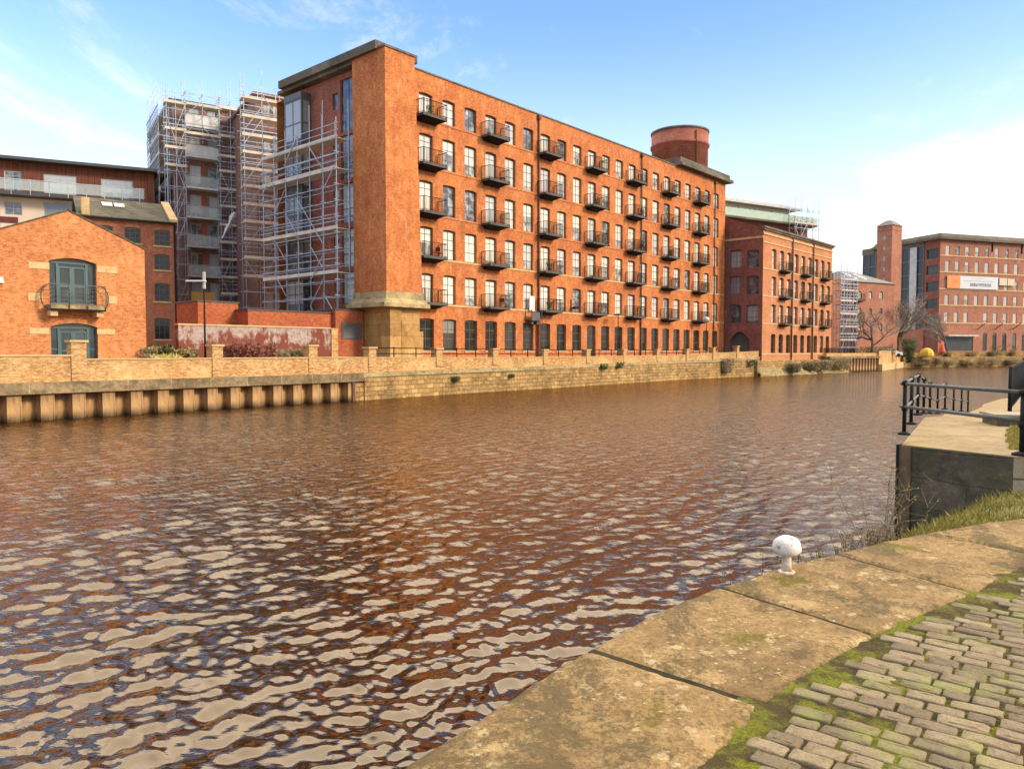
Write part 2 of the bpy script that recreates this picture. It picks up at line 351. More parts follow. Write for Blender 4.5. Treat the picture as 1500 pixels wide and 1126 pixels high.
n = t.noise(t.scale(v, (3.0, 0.6, 1)), 1.3, 5, 0.7)
c = t.mix(t.mapr(n, 0.35, 0.7), (0.58, 0.34, 0.13), (0.27, 0.14, 0.06))
c = t.mix(t.mapr(t.math('ADD', sep.outputs[2], t.math('MULTIPLY', n, 0.9)), 0.45, 0.85, 0.95, 0), c, (0.045, 0.03, 0.015))
c = t.mix(t.mapr(t.math('ADD', sep.outputs[2], t.math('MULTIPLY', n, 0.8)), 1.05, 1.7, 0, 0.8), c, (0.20, 0.10, 0.045))
t.base(c, 0.85, 0.25); t.bump(n, 0.25, 0.02); M['pile'] = t.m
M['pane'] = glass('mill window glass', cream=(0.88, 0.80, 0.60), grey=(0.55, 0.53, 0.46), p_dark=0.07)
M['pane_low'] = glass('dark ground floor glass', p_dark=0.9, cream=(0.5, 0.46, 0.36), dark=(0.016, 0.012, 0.006), grey=(0.05, 0.038, 0.02), spec=0.15)
M['pane_grey'] = glass('grey apartment glass', cream=(0.42, 0.42, 0.38), grey=(0.2, 0.2, 0.19), p_dark=0.3)
M['pane_bright'] = glass('bright apartment glass', cream=(0.66, 0.64, 0.56), grey=(0.42, 0.42, 0.38), p_dark=0.12)
M['pane_dark'] = glass('dark window glass', spec=0.3, cream=(0.2, 0.19, 0.17), grey=(0.05, 0.05, 0.045), p_dark=0.7, dark=(0.02, 0.022, 0.024))
M['pane_teal'] = glass('door glass', cream=(0.22, 0.22, 0.17), grey=(0.06, 0.075, 0.065), p_dark=0.5, dark=(0.02, 0.028, 0.025))
M['pane_far'] = glass('far window glass', cream=(0.66, 0.60, 0.46), grey=(0.5, 0.46, 0.36), p_dark=0.15)
M['pane_curtainwall'] = glass('curtain wall glass', cream=(0.08, 0.085, 0.075), grey=(0.05, 0.055, 0.05), p_dark=0.4, spec=0.25)
t = NT('balustrade glass'); t.base((0.55, 0.62, 0.56), 0.1, 0.5)
tr = t.n('ShaderNodeBsdfTransparent'); mx = t.n('ShaderNodeMixShader'); mx.inputs[0].default_value = 0.35
t.l(tr.outputs[0], mx.inputs[1]); t.l(t.b.outputs[0], mx.inputs[2]); t.l(mx.outputs[0], t.out.inputs[0]); M['clear'] = t.m
M['greenglass'] = plain('green balcony glass', (0.40, 0.50, 0.36), 0.15, 0.5, var=0.15)
M['ply'] = plain('orange plywood', (0.70, 0.38, 0.10), 0.8, 0.2, var=0.1)
t = NT('chipped white paint'); ob = t.tc.outputs['Object']
n = t.noise(ob, 16, 5, 0.7); n2 = t.noise(ob, 55, 4, 0.7); n3 = t.noise(ob, 7, 3, 0.6)
c = t.mix(t.mapr(n3, 0.35, 0.65), (0.70, 0.66, 0.57), (0.56, 0.50, 0.40))
c = t.mix(t.mapr(n, 0.58, 0.61, 0, 0.9), c, (0.27, 0.17, 0.09)); c = t.mix(t.mapr(n2, 0.56, 0.64, 0, 0.55), c, (0.38, 0.31, 0.22))
t.base(c, 0.7, 0.3); t.bump(t.math('SUBTRACT', n2, t.mapr(n, 0.58, 0.61)), 0.5, 0.006); M['paintwhite'] = t.m
M['paintstem'] = plain('rust spotted white paint', (0.72, 0.62, 0.46), 0.7, 0.3, sc=16, c2=(0.35, 0.15, 0.05), bumps=0.3, amt=0.75)
M['tarp'] = plain('white tarpaulin', (0.78, 0.74, 0.68), 0.6, 0.3, var=0.25, sc=2)
M['drainpipe'] = plain('brown drainpipe', (0.13, 0.06, 0.035), 0.6, 0.3)
M['yellow'] = plain('yellow canvas', (0.80, 0.50, 0.05), 0.7, 0.2, var=0.2)
M['red'] = plain('red canvas', (0.72, 0.14, 0.06), 0.7, 0.2)
M['orange'] = plain('orange banner', (0.80, 0.30, 0.10), 0.7, 0.2, var=0.1)
M['banner'] = plain('grey white banner', (0.66, 0.66, 0.64), 0.7, 0.2, var=0.1)
M['print'] = plain('grey print', (0.22, 0.24, 0.24), 0.7, 0.2)
M['rock'] = stone('bank rubble', (0.36, 0.27, 0.12), (0.12, 0.10, 0.04), (0.58, 0.42, 0.18), 2.5, moss=(0.17, 0.13, 0.04))
# ------------------------------------------------------------ building helpers
def facade(mb, x0, x1, z0, z1, holes, y=0.0, depth=0.28, nseg=6):
    xs = sorted({round(v, 4) for v in [x0, x1]+[h[0] for h in holes]+[h[1] for h in holes] if x0-1e-6 <= v <= x1+1e-6})
    zs = sorted({round(v, 4) for v in [z0, z1]+[h[2] for h in holes]+[h[3] for h in holes] if z0-1e-6 <= v <= z1+1e-6})
    for i in range(len(xs)-1):
        for j in range(len(zs)-1):
            cx = (xs[i]+xs[i+1])/2; cz = (zs[j]+zs[j+1])/2
            if any(h[0] < cx < h[1] and h[2] < cz < h[3] for h in holes): continue
            mb.quad((xs[i], y, zs[j]), (xs[i+1], y, zs[j]), (xs[i+1], y, zs[j+1]), (xs[i], y, zs[j+1]))
    for h in holes:
        a, b, c, d = h[:4]; r = h[4] if len(h) > 4 else 0.0; y2 = y+depth
        sp = d-r
        mb.quad((a, y, c), (a, y2, c), (a, y2, sp), (a, y, sp))
        mb.quad((b, y2, c), (b, y, c), (b, y, sp), (b, y2, sp))
        mb.quad((a, y, c), (b, y, c), (b, y2, c), (a, y2, c))
        if r <= 0:
            mb.quad((a, y2, d), (b, y2, d), (b, y, d), (a, y, d))
        else:
            full = r > (b-a)*0.4
            pts = []
            for k in range(nseg+1):
                t = k/nseg
                if full: ang = pi*(1-t); pts.append(((a+b)/2+(b-a)/2*math.cos(ang), sp+r*math.sin(ang)))
                else: pts.append((a+(b-a)*t, sp+r*(1-(2*t-1)**2)))
            for (xa, za), (xb, zb) in zip(pts, pts[1:]):
                mb.quad((xa, y, za), (xb, y, zb), (xb, y, d), (xa, y, d))
                mb.quad((xa, y2, za), (xb, y2, zb), (xb, y, zb), (xa, y, za))

def shell(mb, x0, x1, D, z0, z1, roof=True, y=0.0):
    """left, right, back and top of a block whose front is a facade"""
    mb.quad((x0, D, z0), (x0, y, z0), (x0, y, z1), (x0, D, z1))
    mb.quad((x1, y, z0), (x1, D, z0), (x1, D, z1), (x1, y, z1))
    mb.quad((x1, D, z0), (x0, D, z0), (x0, D, z1), (x1, D, z1))
    if roof: mb.quad((x0, y, z1), (x1, y, z1), (x1, D, z1), (x0, D, z1))

def window_spec(name, w, h, cols=2, rows=(0.5,), bar=0.045, fm='frame', pm='pane', rise=0.0, fw=0.07, dep=0.05, sub='pane'):
    b = MB(); hw = w/2
    b.box(-hw, -hw+fw, 0, dep, 0, h); b.box(hw-fw, hw, 0, dep, 0, h)
    b.box(-hw+fw, hw-fw, 0, dep, 0, fw); b.box(-hw+fw, hw-fw, 0, dep, h-fw-rise, h)
    for c in range(1, cols):
        x = -hw+w*c/cols; b.box(x-bar/2, x+bar/2, 0.004, dep-0.004, fw, h-fw-rise)
    for r in rows:
        b.box(-hw+fw, hw-fw, 0.008, dep-0.008, h*r-bar/2, h*r+bar/2)
    p = MB(); p.box(-hw+0.01, hw-0.01, 0, 0.02, 0.01, h-0.01)
    return (name, b.mesh(name, M[fm]), [(sub, p.mesh(name+' '+sub, M[pm]), [], (0, dep*0.5, 0))])

def hole_of(cx, w, z, h, rise=0.0): return (cx-w/2, cx+w/2, z, z+h, rise)

# ============================================================ THE MILL
F = Fr((-7.25, 57.0), (0.66, 0.7513))
mill = thing('mill_building', 'long orange brick six storey mill with rows of black balconies and a round brick tower', 'building', F)
zr = {}
for k, (t_, b_) in enumerate([(159.4, 193.5), (215, 258.8), (279.4, 324), (342.6, 384.8), (406.8, 448), (469, 513.8)]):
    zt = F.z(690, t_); zb = F.z(690, b_); zr[k] = (zb, zt)
H = 24.1; W = 51.9
SP = 2.416; C0 = 1.09
holes = []; wins = []
for k in range(6):
    zb, zt = zr[k]
    for i in range(21):
        cx = C0+SP*i
        if k < 5 and i % 3 == 0:
            z0 = zb-0.12; holes.append(hole_of(cx, 1.36, z0, zt-z0, 0.07)); wins.append(('door', k, i, cx, z0, zt-z0))
        elif k == 5:
            w_ = 1.46; z0 = zb if i not in (9,) else zb-0.75
            holes.append(hole_of(cx, w_, z0, zt-z0, 0.07)); wins.append(('low', k, i, cx, z0, zt-z0))
        else:
            holes.append(hole_of(cx, 1.36, zb, zt-zb, 0.07)); wins.append(('win', k, i, cx, zb, zt-zb))
b = MB(); facade(b, -1.2, W, 1.2, H, holes, depth=0.3)
b.quad((W, 0, 1.2), (W, 14, 1.2), (W, 14, H), (W, 0, H)); b.quad((W, 14, 1.2), (-3, 14, 1.2), (-3, 14, H), (W, 14, H))
b.quad((-3, 0.3, H-0.25), (W, 0.3, H-0.25), (W, 14, H-0.25), (-3, 14, H-0.25))
b.quad((-3, 0.3, H-0.25), (-3, 0.3, H), (W, 0.3, H), (W, 0.3, H-0.25))
b.build('front_wall', M['brick'], mill)
b = MB(); b.box(-0.9, W+0.05, -0.07, 0.36, H+0.002, H+0.12); b.build('parapet_coping', M['stone_dark'], mill)
for k in range(5):
    z = zr[k][0]; b = MB(); b.box(-0.6, W, -0.045, 0.02, z-0.16, z-0.03); b.build('sill_band', M['stone_trim'] if k > 2 else M['brick_gable'], mill)
b = MB(); b.box(-0.2, W, -0.05, 0.02, 1.2, zr[5][0]-0.55); b.build('plinth', M['brick'], mill)
specs = {}
def spec_for(kind, h):
    key = (kind, round(h, 2))
    if key not in specs:
        if kind == 'win': specs[key] = window_spec('window', 1.36, h, 2, (0.34, 0.67), rise=0.07)
        elif kind == 'door': specs[key] = window_spec('balcony_door', 1.36, h, 2, (0.78,), rise=0.07, fw=0.09)
        else: specs[key] = window_spec('tall_window', 1.46, h, 2, (0.38, 0.68), rise=0.07, pm='pane_low')
    return specs[key]
for kind, k, i, cx, z0, h in wins:
    put(spec_for(kind, h), mill, (cx, 0.2, z0))
    if kind == 'low' and i != 9 and i != 0:
        pass
bs = MB()
bs.box(-0.8, 0.8, -0.08, 0.0, -0.1, 0.0)
sillm = bs.mesh('sill', M['stone_trim'])
for kind, k, i, cx, z0, h in wins:
    if kind == 'low': link('window_sill', sillm, mill, (cx, 0, z0))

def balcony_mesh(w=2.4, d=1.0, hr=1.08, bars=16, mat='black', slabm='slab', wedge=True, r=0.016, bowed=False):
    s = MB(); s.box(-w/2, w/2, -d, -0.001, -0.10, 0.0)
    s.box(-w/2-0.03, w/2+0.03, -d-0.05, -d, -0.14, 0.05); s.box(-w/2-0.05, -w/2, -d, 0, -0.14, 0.04); s.box(w/2, w/2+0.05, -d, 0, -0.14, 0.04)
    k = MB()
    if wedge:  # black wedge: support beams plus the shadow under the slab, built in dark
        k.hexa([(-w*0.36, -d*0.5, -0.30), (w*0.36, -d*0.5, -0.30), (w*0.36, 0, -0.36), (-w*0.36, 0, -0.36)],
               [(-w*0.46, -d*0.93, -0.101), (w*0.46, -d*0.93, -0.101), (w*0.46, 0, -0.101), (-w*0.46, 0, -0.101)])
    g = MB()
    def run(p, q, n):
        for j in range(n+1):
            t = j/n; x = p[0]+(q[0]-p[0])*t; y = p[1]+(q[1]-p[1])*t
            rr = r if 0 < j < n else r*1.6
            g.tube((x, y, 0), (x, y, hr), rr, 4)
        g.tube((p[0], p[1], hr), (q[0], q[1], hr), r*1.7, 4); g.tube((p[0], p[1], 0.12), (q[0], q[1], 0.12), r*1.2, 4)
    run((-w/2, -0.02), (-w/2, -d), max(2, int(bars*d/w))); run((-w/2, -d), (w/2, -d), bars); run((w/2, -d), (w/2, -0.02), max(2, int(bars*d/w)))
    sub = [('railing', g.mesh('railing', M[mat]))]
    if wedge: sub.append(('bracket_shade_wedge', k.mesh('bracket_shade_wedge', M['black'])))
    return ('balcony', s.mesh('balcony', M[slabm]), sub)
bal = balcony_mesh()
ORD = ['first', 'second', 'third', 'fourth', 'fifth', 'sixth', 'seventh']
for k in range(5):
    for c in range(7):
        put(bal, mill, (C0+SP*3*c+0.02, 0, zr[k][0]-0.07))
# pots and chairs on balconies
def plant_mesh(h, r, seed, matname, n=150, up=0.6, pot=True):
    rnd = random.Random(seed); p = MB(); tone = []
    for _ in range(n):
        a = rnd.uniform(0, 2*pi); rr = r*math.sqrt(rnd.random()); z = h*(0.25+0.75*rnd.random())
        c = Vector((rr*math.cos(a)*(0.6+0.4*z/h), rr*math.sin(a)*(0.6+0.4*z/h), z))
        d = Vector((rnd.gauss(0, 1), rnd.gauss(0, 1), rnd.gauss(0, 1)+up)).normalized()*min(r*0.35, 0.24)
        e = d.orthogonal().normalized()*min(r*0.14, 0.085)
        p.poly([tuple(c-e), tuple(c+d*0.5-e*0.2), tuple(c+d), tuple(c+e)]); tone.append(rnd.random())
    me = p.mesh('plant', M[matname]); settone(me, tone); return me
def settone(me, tones):
    at = me.attributes.new('tone', 'FLOAT', 'FACE'); at.data.foreach_set('value', np.array(tones[:len(me.polygons)], dtype=np.float32))
g = MB(); g.lathe([(0.11, 0), (0.16, 0.22)], n=10); potm = g.mesh('pot', M['drainpipe'])
plants = [plant_mesh(0.9, 0.32, 3, 'ivy'), plant_mesh(0.65, 0.3, 4, 'ivy'), plant_mesh(1.1, 0.25, 5, 'rust_leaf')]
def chair_mesh():
    b = MB()
    for x in (-0.2, 0.2):
        for y in (-0.2, 0.2): b.tube((x, y, 0), (x, y, 0.45 if y < 0 else 0.85), 0.02, 5)
    b.box(-0.23, 0.23, -0.23, 0.23, 0.43, 0.47); b.box(-0.22, 0.22, 0.18, 0.22, 0.55, 0.88)
    return b.mesh('chair', M['drainpipe'])
chm = chair_mesh()
used = [(0, 0), (1, 1), (2, 1), (1, 3), (4, 1), (4, 3), (2, 3), (1, 4), (0, 5), (3, 2), (2, 4), (3, 6), (4, 2), (1, 6), (0, 3), (2, 5), (3, 0), (3, 4)]
for n, (k, c) in enumerate(used):
    x = C0+SP*3*c+(0.75 if n % 3 else -0.2); p = F.w(x, -0.62); z = zr[k][0]-0.139
    where = f'on the mill balcony {ORD[c]} from the left, {ORD[k]} row from the top'
    if n % 3 == 1:
        o = link('garden_chair', chm, None, (p[0], p[1], z), F.rot+0.5*n); tag(o, 'brown slatted chair '+where, 'chair', 'chairs on the mill balconies')
    else:
        o = link('potted_plant', plants[n % 3], None, (p[0], p[1], z), n); tag(o, ('bushy' if n % 3 == 0 else 'thin')+' potted plant '+where, 'plant', 'potted plants on the mill balconies'); link('pot', potm, o)
# drain pipes
for s_ in (787.8, 938, 1045.3):
    x = F.s(s_, py=400); top = H-0.4
    g = MB(); g.tube((x, -0.12, 1.9), (x, -0.12, top), 0.075, 8); g.box(x-0.16, x+0.16, -0.28, -0.01, top-0.02, top+0.32)
    for z in range(3, 24, 3): g.box(x-0.12, x+0.12, -0.2, -0.01, z, z+0.08)
    g.build('drainpipe', M['drainpipe'], mill)
# pier at the near corner
zc = F.z(590, 447, -1); zct = F.z(590, 430, -1)
b = MB(); pt = 24.42
b.hexa([(-3.66, -1, zct), (-0.25, -1, zct), (-0.25, 2.75, zct), (-3.66, 2.75, zct)],
       [(-3.66, -1, pt), (-0.92, -1, pt), (-0.92, 2.75, pt), (-3.66, 2.75, pt)])
b.build('corner_pier', M['brick'], mill)
b = MB(); b.box(-3.74, -0.84, -1.08, 2.6, pt+0.002, pt+0.14); b.build('pier_coping', M['stone_dark'], mill)
zl_a, zl_b, zl_c = F.z(590, 450, -1.3), F.z(590, 444, -1.3), F.z(590, 438, -1)
b = MB(); b.box(-4.25, 0.1, -1.45, 3.0, zl_a, zl_b)
b.hexa([(-4.15, -1.35, zl_b+0.002), (0.02, -1.35, zl_b+0.002), (0.02, 2.9, zl_b+0.002), (-4.15, 2.9, zl_b+0.002)],
       [(-3.8, -1.1, zl_c), (-0.12, -1.1, zl_c), (-0.12, 2.82, zl_c), (-3.8, 2.82, zl_c)])
b.box(-3.74, -0.16, -1.06, 2.8, zl_c+0.001, zct+0.12)
b.build('pier_ledge', M['stone_ledge'], mill)
b = MB(); b.box(-3.2, -0.42, -0.85, 2.5, 1.2, zl_a-0.002); b.box(-3.35, -2.3, -1.0, 0.2, 1.2, zl_a-0.003); b.box(-2.1, -0.15, -0.95, 0.6, 1.2, zl_a-1.7)
b.box(-2.28, -2.05, -1.02, -0.5, 1.2, zl_a-0.9); b.box(-3.32, -2.9, 1.9, 2.6, 1.2, zl_a-0.003)
b.build('pier_base', M['stone_pier'], mill)
# end wall (faces the camera's left)
DE = 12.6
E_ = F.sub(-3.0, DE, -pi/2)   # local x runs towards the pier
def endpart(name): return (name,)
eh = []; ew = []
rowz = []
hs = E_.s(508, py=200)
for (t_, b_) in [(114, 192), (197, 262), (268, 326), (335, 392), (398, 445)]:
    zt = E_.z(509, t_); zb = E_.z(509, b_); xa_, xb_ = E_.s(499, py=200), E_.s(519, py=200)+0.1; eh.append((xa_, xb_, zb, zt)); ew.append(((xa_+xb_)/2, zb, zt-zb, xb_-xa_))
for (t_, b_) in [(137, 161), (208, 228), (277, 298), (346, 366), (410, 428)]:
    zt = E_.z(491, t_); zb = E_.z(491, b_); xa_, xb_ = E_.s(487.5, py=200), E_.s(496, py=200); eh.append((xa_, xb_, zb, zt)); ew.append(((xa_+xb_)/2, zb, zt-zb, xb_-xa_))
b = MB(); facade(b, 0, DE-2.0, 1.2, H, eh, depth=0.2)
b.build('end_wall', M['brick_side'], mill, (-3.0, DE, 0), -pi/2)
b = MB(); b.quad((0, DE, 1.2), (0, DE, H), (4, DE, H), (4, DE, 1.2))
endroot_loc = lambda x, y, z: (-3.0+y, DE-x, z)
for (cx, z0, h, w) in ew:
    sp = window_spec('stair_window' if h > 2.5 else 'small_window', w, h, 2 if h > 2.5 else 1, (0.36,) if h > 2.5 else (), pm='pane_grey', bar=0.07)
    put(sp, mill, endroot_loc(cx, 0.12, z0), -pi/2)
# projecting glazed bays on the end wall
bx0, bx1 = E_.s(416.5, -0.9, 170), E_.s(441.5, -0.9, 170)
zb0 = E_.z(440, 448, -0.9)
lv = [E_.z(430, y_, -0.9) for y_ in (147, 208, 219, 276, 287, 340, 350, 402, 410, 448)]
fr_ = MB(); 
for i in range(0, 10, 2):
    zt, zb = lv[i], lv[i+1]
    sp = window_spec('bay_window', bx1-bx0, zt-zb, 2, (0.42,), pm='pane_grey', fw=0.12, bar=0.09)
    put(sp, mill, endroot_loc((bx0+bx1)/2, -0.9, zb), -pi/2)
    sp = window_spec('bay_window', 0.84, zt-zb, 1, (0.42,), pm='pane_grey', fw=0.12, bar=0.09)
    put(sp, mill, endroot_loc(bx1-0.001, -0.45, zb), 0)
    zn = lv[i+2] if i+2 < 10 else 1.2
    g = MB(); g.box(bx0, bx1, -0.93, -0.01, zn, zb-0.002); g.build('bay_panel', M['frame'], mill, (-3.0, DE, 0), -pi/2)
fr_.box(bx0, bx1, -0.93, -0.01, lv[0]+0.002, lv[0]+0.5)
fr_.build('bay_panel', M['frame'], mill, (-3.0, DE, 0), -pi/2)
b = MB(); DC = DE-E_.s(407.5, -0.95, 130); b.box(-3.95, 0.0, -0.3, DC, H+0.28, H+0.88); b.box(-3.6, 0.0, 0.3, DE+0.3, H+0.02, H+0.279); b.box(-3.7, -1.0, 2.77, DE-2.2, H+0.882, H+1.02)
b.build('end_cornice', M['cornice'], mill)
b = MB(); xs_ = F.s(989, py=243)
b.box(xs_+0.3, W+0.75, -0.75, 13, H+0.14, H+0.5); b.box(xs_+0.5, W+0.4, -0.4, 12.6, H+0.502, H+1.1); b.box(xs_+0.6, W+0.5, -0.3, 12, H+0.122, H+0.138)
b.build('far_cornice', M['cornice'], mill)
dc = (48.7, 4.75); zt = 30.75
b = MB(); b.lathe([(3.5, H-0.2), (3.5, zt-2.05), (3.68, zt-2.0), (3.68, zt-1.72), (3.56, zt-1.68), (3.56, zt-0.3)], *dc, n=40)
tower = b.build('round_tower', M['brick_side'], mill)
b = MB(); b.lathe([(3.62, zt-0.299), (3.66, zt-0.05), (3.3, zt)], *dc, n=40); b.build('tower_coping', M['cornice'], tower)
b = MB(); b.tube((dc[0]-1.75, dc[1]-3.2, H), (dc[0]-1.75, dc[1]-3.2, zt-0.6), 0.06, 6); b.build('tower_cable', M['black'], tower)
# lamps and boxes fixed to the mill
for i, (px, py) in enumerate([(836, 451)]):
    x, z = F.at(px, py)
    g = MB(); g.box(x-0.05, x+0.05, -0.5, 0, z-0.05, z+0.05); g.box(x-0.08, x+0.45, -0.6, -0.3, z-0.12, z+0.12); g.tube((x, -0.05, z-0.3), (x, -0.05, z+0.8), 0.05, 6)
    g.build('floodlight', M['black'], mill)
# hoist cabinet under the sixth window column
x, z = F.at(777, 470)
hp = F.w(x, 0); ho = thing('wall_hoist', 'grey metal hoist cage with lattice mast fixed beside the drainpipe on the mill', 'hoist', loc=(hp[0], hp[1], 0), rotz=F.rot)
g = MB(); g.box(-0.75, 0.75, -0.75, -0.02, z+0.0, z+0.12); 
for sx in (-0.72, 0.72):
    for sy in (-0.72, -0.06): g.tube((sx, sy, z), (sx, sy, z+1.0), 0.035, 5)
g.box(-0.6, 0.45, -0.73, -0.69, z+0.15, z+0.75)
for sx in (-0.3, 0.4): g.box(sx-0.12, sx+0.12, -0.5, -0.02, z-0.32, z-0.002)
g.build('cage', M['railgrey'], ho)
g = MB()
for sx in (0.78, 1.02):
    for sy in (-0.3, -0.06): g.tube((sx, sy, 2.0), (sx, sy, z+0.6), 0.03, 4)
zz = 2.0
while zz < z:
    g.tube((0.78, -0.3, zz), (1.02, -0.3, zz+0.3), 0.022, 4); g.tube((1.02, -0.3, zz+0.3), (0.78, -0.3, zz+0.6), 0.022, 4); zz += 0.6
g.build('mast', M['maroon'], ho)
g = MB(); g.box(-0.35, 0.35, -0.2, -0.14, z+0.9, z+2.2); g.build('guard_panel', M['white'], ho)

# ============================================================ SECOND MILL WING
F2 = Fr((30.9, 93.0), (0.675, 0.737))
wing = thing('mill_wing', 'four storey orange pink brick mill wing beyond the long mill, rising from the river bank', 'building', F2)
W2 = F2.s(1218, py=440); H2 = F2.z(1116, 333)
rows2 = [(F2.z(1132, b_), F2.z(1132, t_)) for t_, b_ in ((364, 393.5), (404.5, 433), (445.5, 472.8), (489, 517))]
px2 = [1131, 1143, 1154, 1165, 1175.5, 1185, 1194.5, 1203.5, 1212.5]
h2 = []; w2 = []
for k, (zb, zt) in enumerate(rows2):
    for i, p in enumerate(px2):
        cx = 3.3+(W2-1.3-3.3)*i/8.0; w_ = 1.35
        dz = 0.0
        h2.append(hole_of(cx, w_, zb, zt-zb, 0.15)); w2.append((k, i, cx, zb, zt-zb))
b = MB(); facade(b, 0, W2, 0.6, H2, h2, depth=0.4); b.quad((W2, 0, 0.6), (W2, 14, 0.6), (W2, 14, H2), (W2, 0, H2))
b.quad((0, 0, H2-0.3), (W2, 0, H2-0.3), (W2, 14, H2-0.3), (0, 14, H2-0.3))
b.build('front_wall', M['brick_two'], wing)
sp2 = {}
for k, i, cx, z0, h in w2:
    key = k
    if key not in sp2: sp2[key] = window_spec('window', 1.35, h, 2, (0.3, 0.6), rise=0.15, pm='pane' if k < 3 else 'pane_low', bar=0.06)
    put(sp2[key], wing, (cx, 0.3, z0))
b = MB(); b.box(-0.25, W2+0.3, -0.35, 0.3, H2+0.002, H2+0.22); b.box(-0.12, W2+0.1, -0.2, 0.1, H2-0.22, H2); b.build('parapet_coping', M['cornice'], wing)
b = MB(); b.box(-0.05, W2+0.02, -0.12, 0.02, H2-0.75, H2-0.55); b.box(-0.05, W2+0.02, -0.07, 0.02, H2-1.75, H2-1.6)
for k in range(4): b.box(-0.03, W2, -0.05, 0.02, rows2[k][0]-0.22, rows2[k][0]-0.08)
b.build('string_course', M['stone_trim'], wing)
b2 = balcony_mesh(2.3, 0.9, 1.05, 14, wedge=True)
cc = [w[2] for w in w2[:9]]
for k in range(3):
    for j in (1, 4, 7): put(b2, wing, ((cc[j]+cc[j]+0.6)/2, 0, rows2[k][0]-0.1))
for p in (1159, 1189.5):
    x = F2.s(p, py=440); g = MB(); g.tube((x, -0.14, 1.6), (x, -0.14, H2-0.3), 0.1, 8); g.build('drainpipe', M['drainpipe'], wing)
E2 = F2.sub(0, 13.0, -pi/2)
e2h = []; e2w = []
for cpx, w_ in ((1077, 1.6), (1102, 1.6)):
    cx = E2.s(cpx, py=450)
    for t_, b_ in ((366, 392), (404, 431), (446, 473)):
        zt = E2.z(cpx, t_); zb = E2.z(cpx, b_); e2h.append(hole_of(cx, w_, zb, zt-zb, 0.12)); e2w.append((cx, zb, zt-zb, w_))
ax0, ax1 = E2.s(1068.5, py=500), E2.s(1098, py=500)
e2h.append((ax0, ax1, 1.7, E2.z(1083, 486), (ax1-ax0)/2*0.8))
b = MB(); facade(b, 0, 13.0, 1.2, H2, e2h, depth=0.35, nseg=12)
zgx = H2+2.6
b.poly([(0, 0, H2), (13, 0, H2), (6.0, 0, zgx)])
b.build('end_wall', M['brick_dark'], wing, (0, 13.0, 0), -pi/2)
b = MB(); b.quad((0, 0, H2+0.05), (W2, 0, H2+0.05), (W2, 7, zgx), (0, 7, zgx)); b.quad((0, 7, zgx), (W2, 7, zgx), (W2, 14, H2), (0, 14, H2)); b.build('roof', M['slate_far'], wing)
for (cx, z0, h, w) in e2w:
    put(window_spec('end_window', w, h, 2, (0.33, 0.66), pm='pane_grey', rise=0.12, fm='frame_grey'), wing, (0.25, 13.0-cx, z0), -pi/2)
b = MB(); b.box(ax0-0.2, ax1+0.2, 0.8, 0.9, 1.2, 6.5); b.build('arch_door', M['frame_grey'], wing, (0, 13.0, 0), -pi/2)
b = MB(); b.box(0, 13, -0.08, 0.02, E2.z(1110, 349), E2.z(1110, 346)); b.build('end_string_course', M['stone_trim'], wing, (0, 13.0, 0), -pi/2)

# ============================================================ GABLED WAREHOUSE
FD = Fr((-22.45, 38.0), (0.6905, 0.7233))
gab = thing('gabled_warehouse', 'small bright orange brick gabled warehouse with teal arched doors', 'building', FD)
sr, ze = FD.at(211.5, 365); sa, za = FD.at(100, 309); sl = sa-(sr-sa); 
u0, u1 = FD.s(72.5, py=420), FD.s(141.5, py=420)
zU0, zU1 = FD.z(107, 446), FD.z(107, 378.5)
zL0, zL1 = FD.z(107, 529), FD.z(107, 473)
gh = [(u0, u1, zU0, zU1, 0.2), (u0, u1, zL0, zL1, 0.2)]
b = MB(); facade(b, sl, sr, 1.2, ze, gh, depth=0.3, nseg=10)
b.poly([(sl, 0, ze), (sr, 0, ze), (sa, 0, za)])
DD = 14
b.quad((sr, 0, 1.2), (sr, DD, 1.2), (sr, DD, ze), (sr, 0, ze)); b.quad((sl, DD, 1.2), (sl, 0, 1.2), (sl, 0, ze), (sl, DD, ze))
b.poly([(sr, DD, ze), (sl, DD, ze), (sa, DD, za)]); b.quad((sr, DD, 1.2), (sl, DD, 1.2), (sl, DD, ze), (sr, DD, ze))
b.build('wall', M['brick_gable'], gab)
def slope_box(x0, z0, x1, z1, y0, y1, th, mat, name):
    b = MB(); b.hexa([(x0, y0, z0), (x1, y0, z1), (x1, y1, z1), (x0, y1, z0)], [(x0, y0, z0+th), (x1, y0, z1+th), (x1, y1, z1+th), (x0, y1, z0+th)]); return b.build(name, mat, gab)
slope_box(sl-0.05, ze-0.03, sa, za+0.004, -0.05, DD, 0.07, M['slate'], 'roof')
slope_box(sa+0.001, za+0.004, sr+0.05, ze-0.03, -0.05, DD, 0.07, M['slate'], 'roof')
